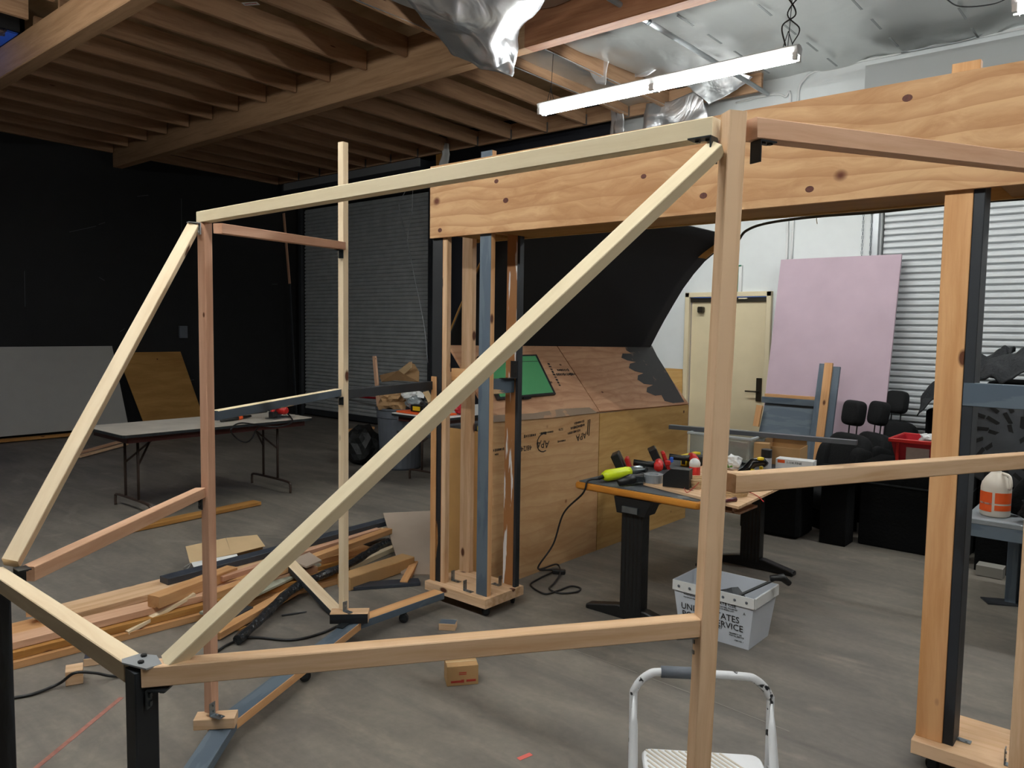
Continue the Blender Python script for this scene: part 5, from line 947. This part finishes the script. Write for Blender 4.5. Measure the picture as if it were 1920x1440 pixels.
# black drapes over gear
def drape(label, x0, x1, y0, y1, fn, sd, n=40):
    def g(u, v):
        x = x0 + (x1-x0)*u; y = y0 + (y1-y0)*v; z = fn(u, v) + .16*abs(noise.noise((x*3.5, y*3.5, sd))) + .10*abs(noise.noise((x*7+y*4, y*5-x*3, sd)))
        return (x + .04*noise.noise((x*6, y*6, sd+4)), y, z)
    o = MB().grid(n, n, g).build('black_drape', M_grayf, smooth=True); m = o.modifiers.new('s', 'SOLIDIFY'); m.thickness = .01; return tag(o, label, 'cloth')
drape('black cloth heaped over gear between the seats and the orange stud', -1.62, -1.02, 7.2, 7.95, lambda u, v: 1.10 + .40*u**.7 - .5*max(0, .35-v), 2.0)
drape('black cloth heaped over gear at the right edge, above the slate rail', -1.05, -.2, 6.5, 7.3, lambda u, v: 1.42 + .10*math.sin(u*3.1) - .7*max(0, .3-v)**1.2, 7.0)
gr = thing('gear_rack', (-1.2, 7.5, 0), 'black rack of gear under the heaped cloth beside the seats', 'rack')
MB().box((-1.3, 7.58, .52), (.5, .6, 1.02)).build('rack_body', M_blackf, gr, bevel=.02)
MB().prism(rrect(-.06, .06, -.12, .12, .045), 0, .06, Matrix.Translation((-1.42, 7.28, .98)) @ Matrix.Rotation(math.pi/2, 4, 'X')).build('gray_pod', M_grayp, gr, bevel=.01)
for k in range(5): MB().tube([(-1.5 + k*.09, 7.25, .55), (-1.47 + k*.09, 7.24, .85)], .012, 6).build('rack_tube', M_steeld, gr)
gr2 = simple('gear_case', 'black gear case under the heaped cloth at the right edge', 'case', MB().box((-.6, 6.95, .66), (.85, .6, 1.32)), M_blackf, bevel=.02)
# slotted plate
sw = atY(1886, 830, 6.2); wt = thing('slotted_plate', sw, 'dark gray round plate with radial slots, seen under the slate rail', 'plate'); Q = Matrix.Translation((sw.x, sw.y, sw.z)) @ Matrix.Rotation(.15, 4, 'Z') @ Matrix.Rotation(math.pi/2, 4, 'X')
MB().lathe([(.02, -.01), (.30, -.01), (.31, .0), (.30, .012), (.2, .022), (.02, .03)], n=40, M=Q).build('plate_body', M_grayp if False else plain('dull_gray_plastic', '#484b50', .6, vary=.2), wt, smooth=False)
m = MB()
for r_, cnt in ((.09, 6), (.17, 12), (.25, 16)):
    for k in range(cnt):
        a = k / cnt * math.tau + r_ * 3; m.box((0, 0, 0), (.085, .026, .012), Q @ Matrix.Rotation(a, 4, 'Z') @ Matrix.Translation((r_, 0, .024 - r_*.03)) @ Matrix.Rotation(.5, 4, 'Z'))
m.build('slots', M_black, wt)
MB().box((sw.x, sw.y + .12, sw.z/2 - .1), (.3, .18, sw.z - .2)).build('plate_stand', M_blackf, wt)
# slate side table with jug
stb = thing('side_table', (-.4, 5.4, 0), 'slate painted low table under the jug at the right edge', 'table')
MB().box((-.38, 5.42, .635), (.88, 1.08, .03)).build('tabletop', plain('dusty_slate_top', '#7b8084', .6, vary=.12), stb, bevel=.004); MB().box((-.38, 4.90, .585), (.86, .03, .07)).box((-.80, 5.42, .585), (.03, 1.04, .07)).build('apron', M_blue, stb)
for x_, y_ in ((-.79, 5.90), (-.02, 4.92), (-.02, 5.90), (-.66, 5.62)): lum('leg', (x_, y_, 0), (x_, y_, .62), .06, .06, M_blue, stb, (0, 1, 0)) if (x_, y_) != (-.79, 5.90) else lum('leg', (-.60, 5.70, 0), (-.60, 5.70, .62), .075, .05, M_blue, stb, (0, 1, 0))
jp = at(1865, 966, .651); jg = thing('jug', jp, 'one-gallon white jug with orange labels on the slate side table', 'jug')
MB().lathe([(.068, 0), (.075, .008), (.076, .16), (.072, .185), (.055, .215), (.03, .245), (.019, .255), (.019, .275)], jp, 28).build('jug_body', plain('milky_plastic', '#d8cfc2', .4, vary=.03), jg, smooth=True)
MB().lathe([(.0215, .268), (.0215, .29), (.019, .292)], jp, 16).build('jug_cap', plain('brown_cap', '#8b6a58', .5), jg)
def wrap(z0, z1, a0, a1, mat, name='label_band'):
    m = MB(); n = 12; vs = []
    for z in (z0, z1):
        for i in range(n+1): a = math.radians(a0 + (a1-a0)*i/n); vs.append((jp.x + .0775*math.cos(a), jp.y + .0775*math.sin(a), jp.z + z))
    m.add(vs, [(i, i+1, n+2+i, n+1+i) for i in range(n)]); m.build(name, mat, jg, solid=.0006)
wrap(.03, .14, 200, 265, M_orangep); wrap(.04, .07, 275, 350, M_orangep); wrap(.08, .14, 275, 350, M_orangep); wrap(.07, .08, 200, 265, M_white, 'label_stripe')
hd = MB().tube(smooth_path([jp + Vector((.03, -.02, .245)), jp + Vector((.065, -.04, .235)), jp + Vector((.075, -.05, .19)), jp + Vector((.07, -.04, .165))], 4), .009, 6); hd.build('jug_handle', plain('milky_handle', '#d8cfc2', .4), jg, smooth=True)
simple('black_seat_frame', 'black curved seat frame beside the jug at the right edge', 'seat frame', MB().tube(smooth_path([(-.62, 5.1, .67), (-.58, 5.15, .80), (-.50, 5.2, .88), (-.38, 5.2, .86), (-.30, 5.15, .70)], 5), .04, 8), M_blackf, smooth=True)
crumple('black_bag', 'black bag resting on the slate side table right of the jug', 'bag', (-.44, 4.98, .72), (.13, .1, .08), M_blackf, 51, .3)
simple('black_crate', 'black crate on the floor under the slate side table', 'crate', MB().box((-.72, 6.42, .16), (.42, .3, .32)), M_blackf, bevel=.01)
simple('pale_tin', 'small pale tin on the floor in front of the black crate', 'tin', MB().box((-.85, 6.15, .04), (.16, .12, .07)), plain('dull_tin', '#8a8780', .6))
simple('floor_mat', 'small dark mat on the floor at the right edge below the side table', 'mat', MB().box(at(1895, 1130, .004), (.3, .12, .008), rz=.5), M_char)
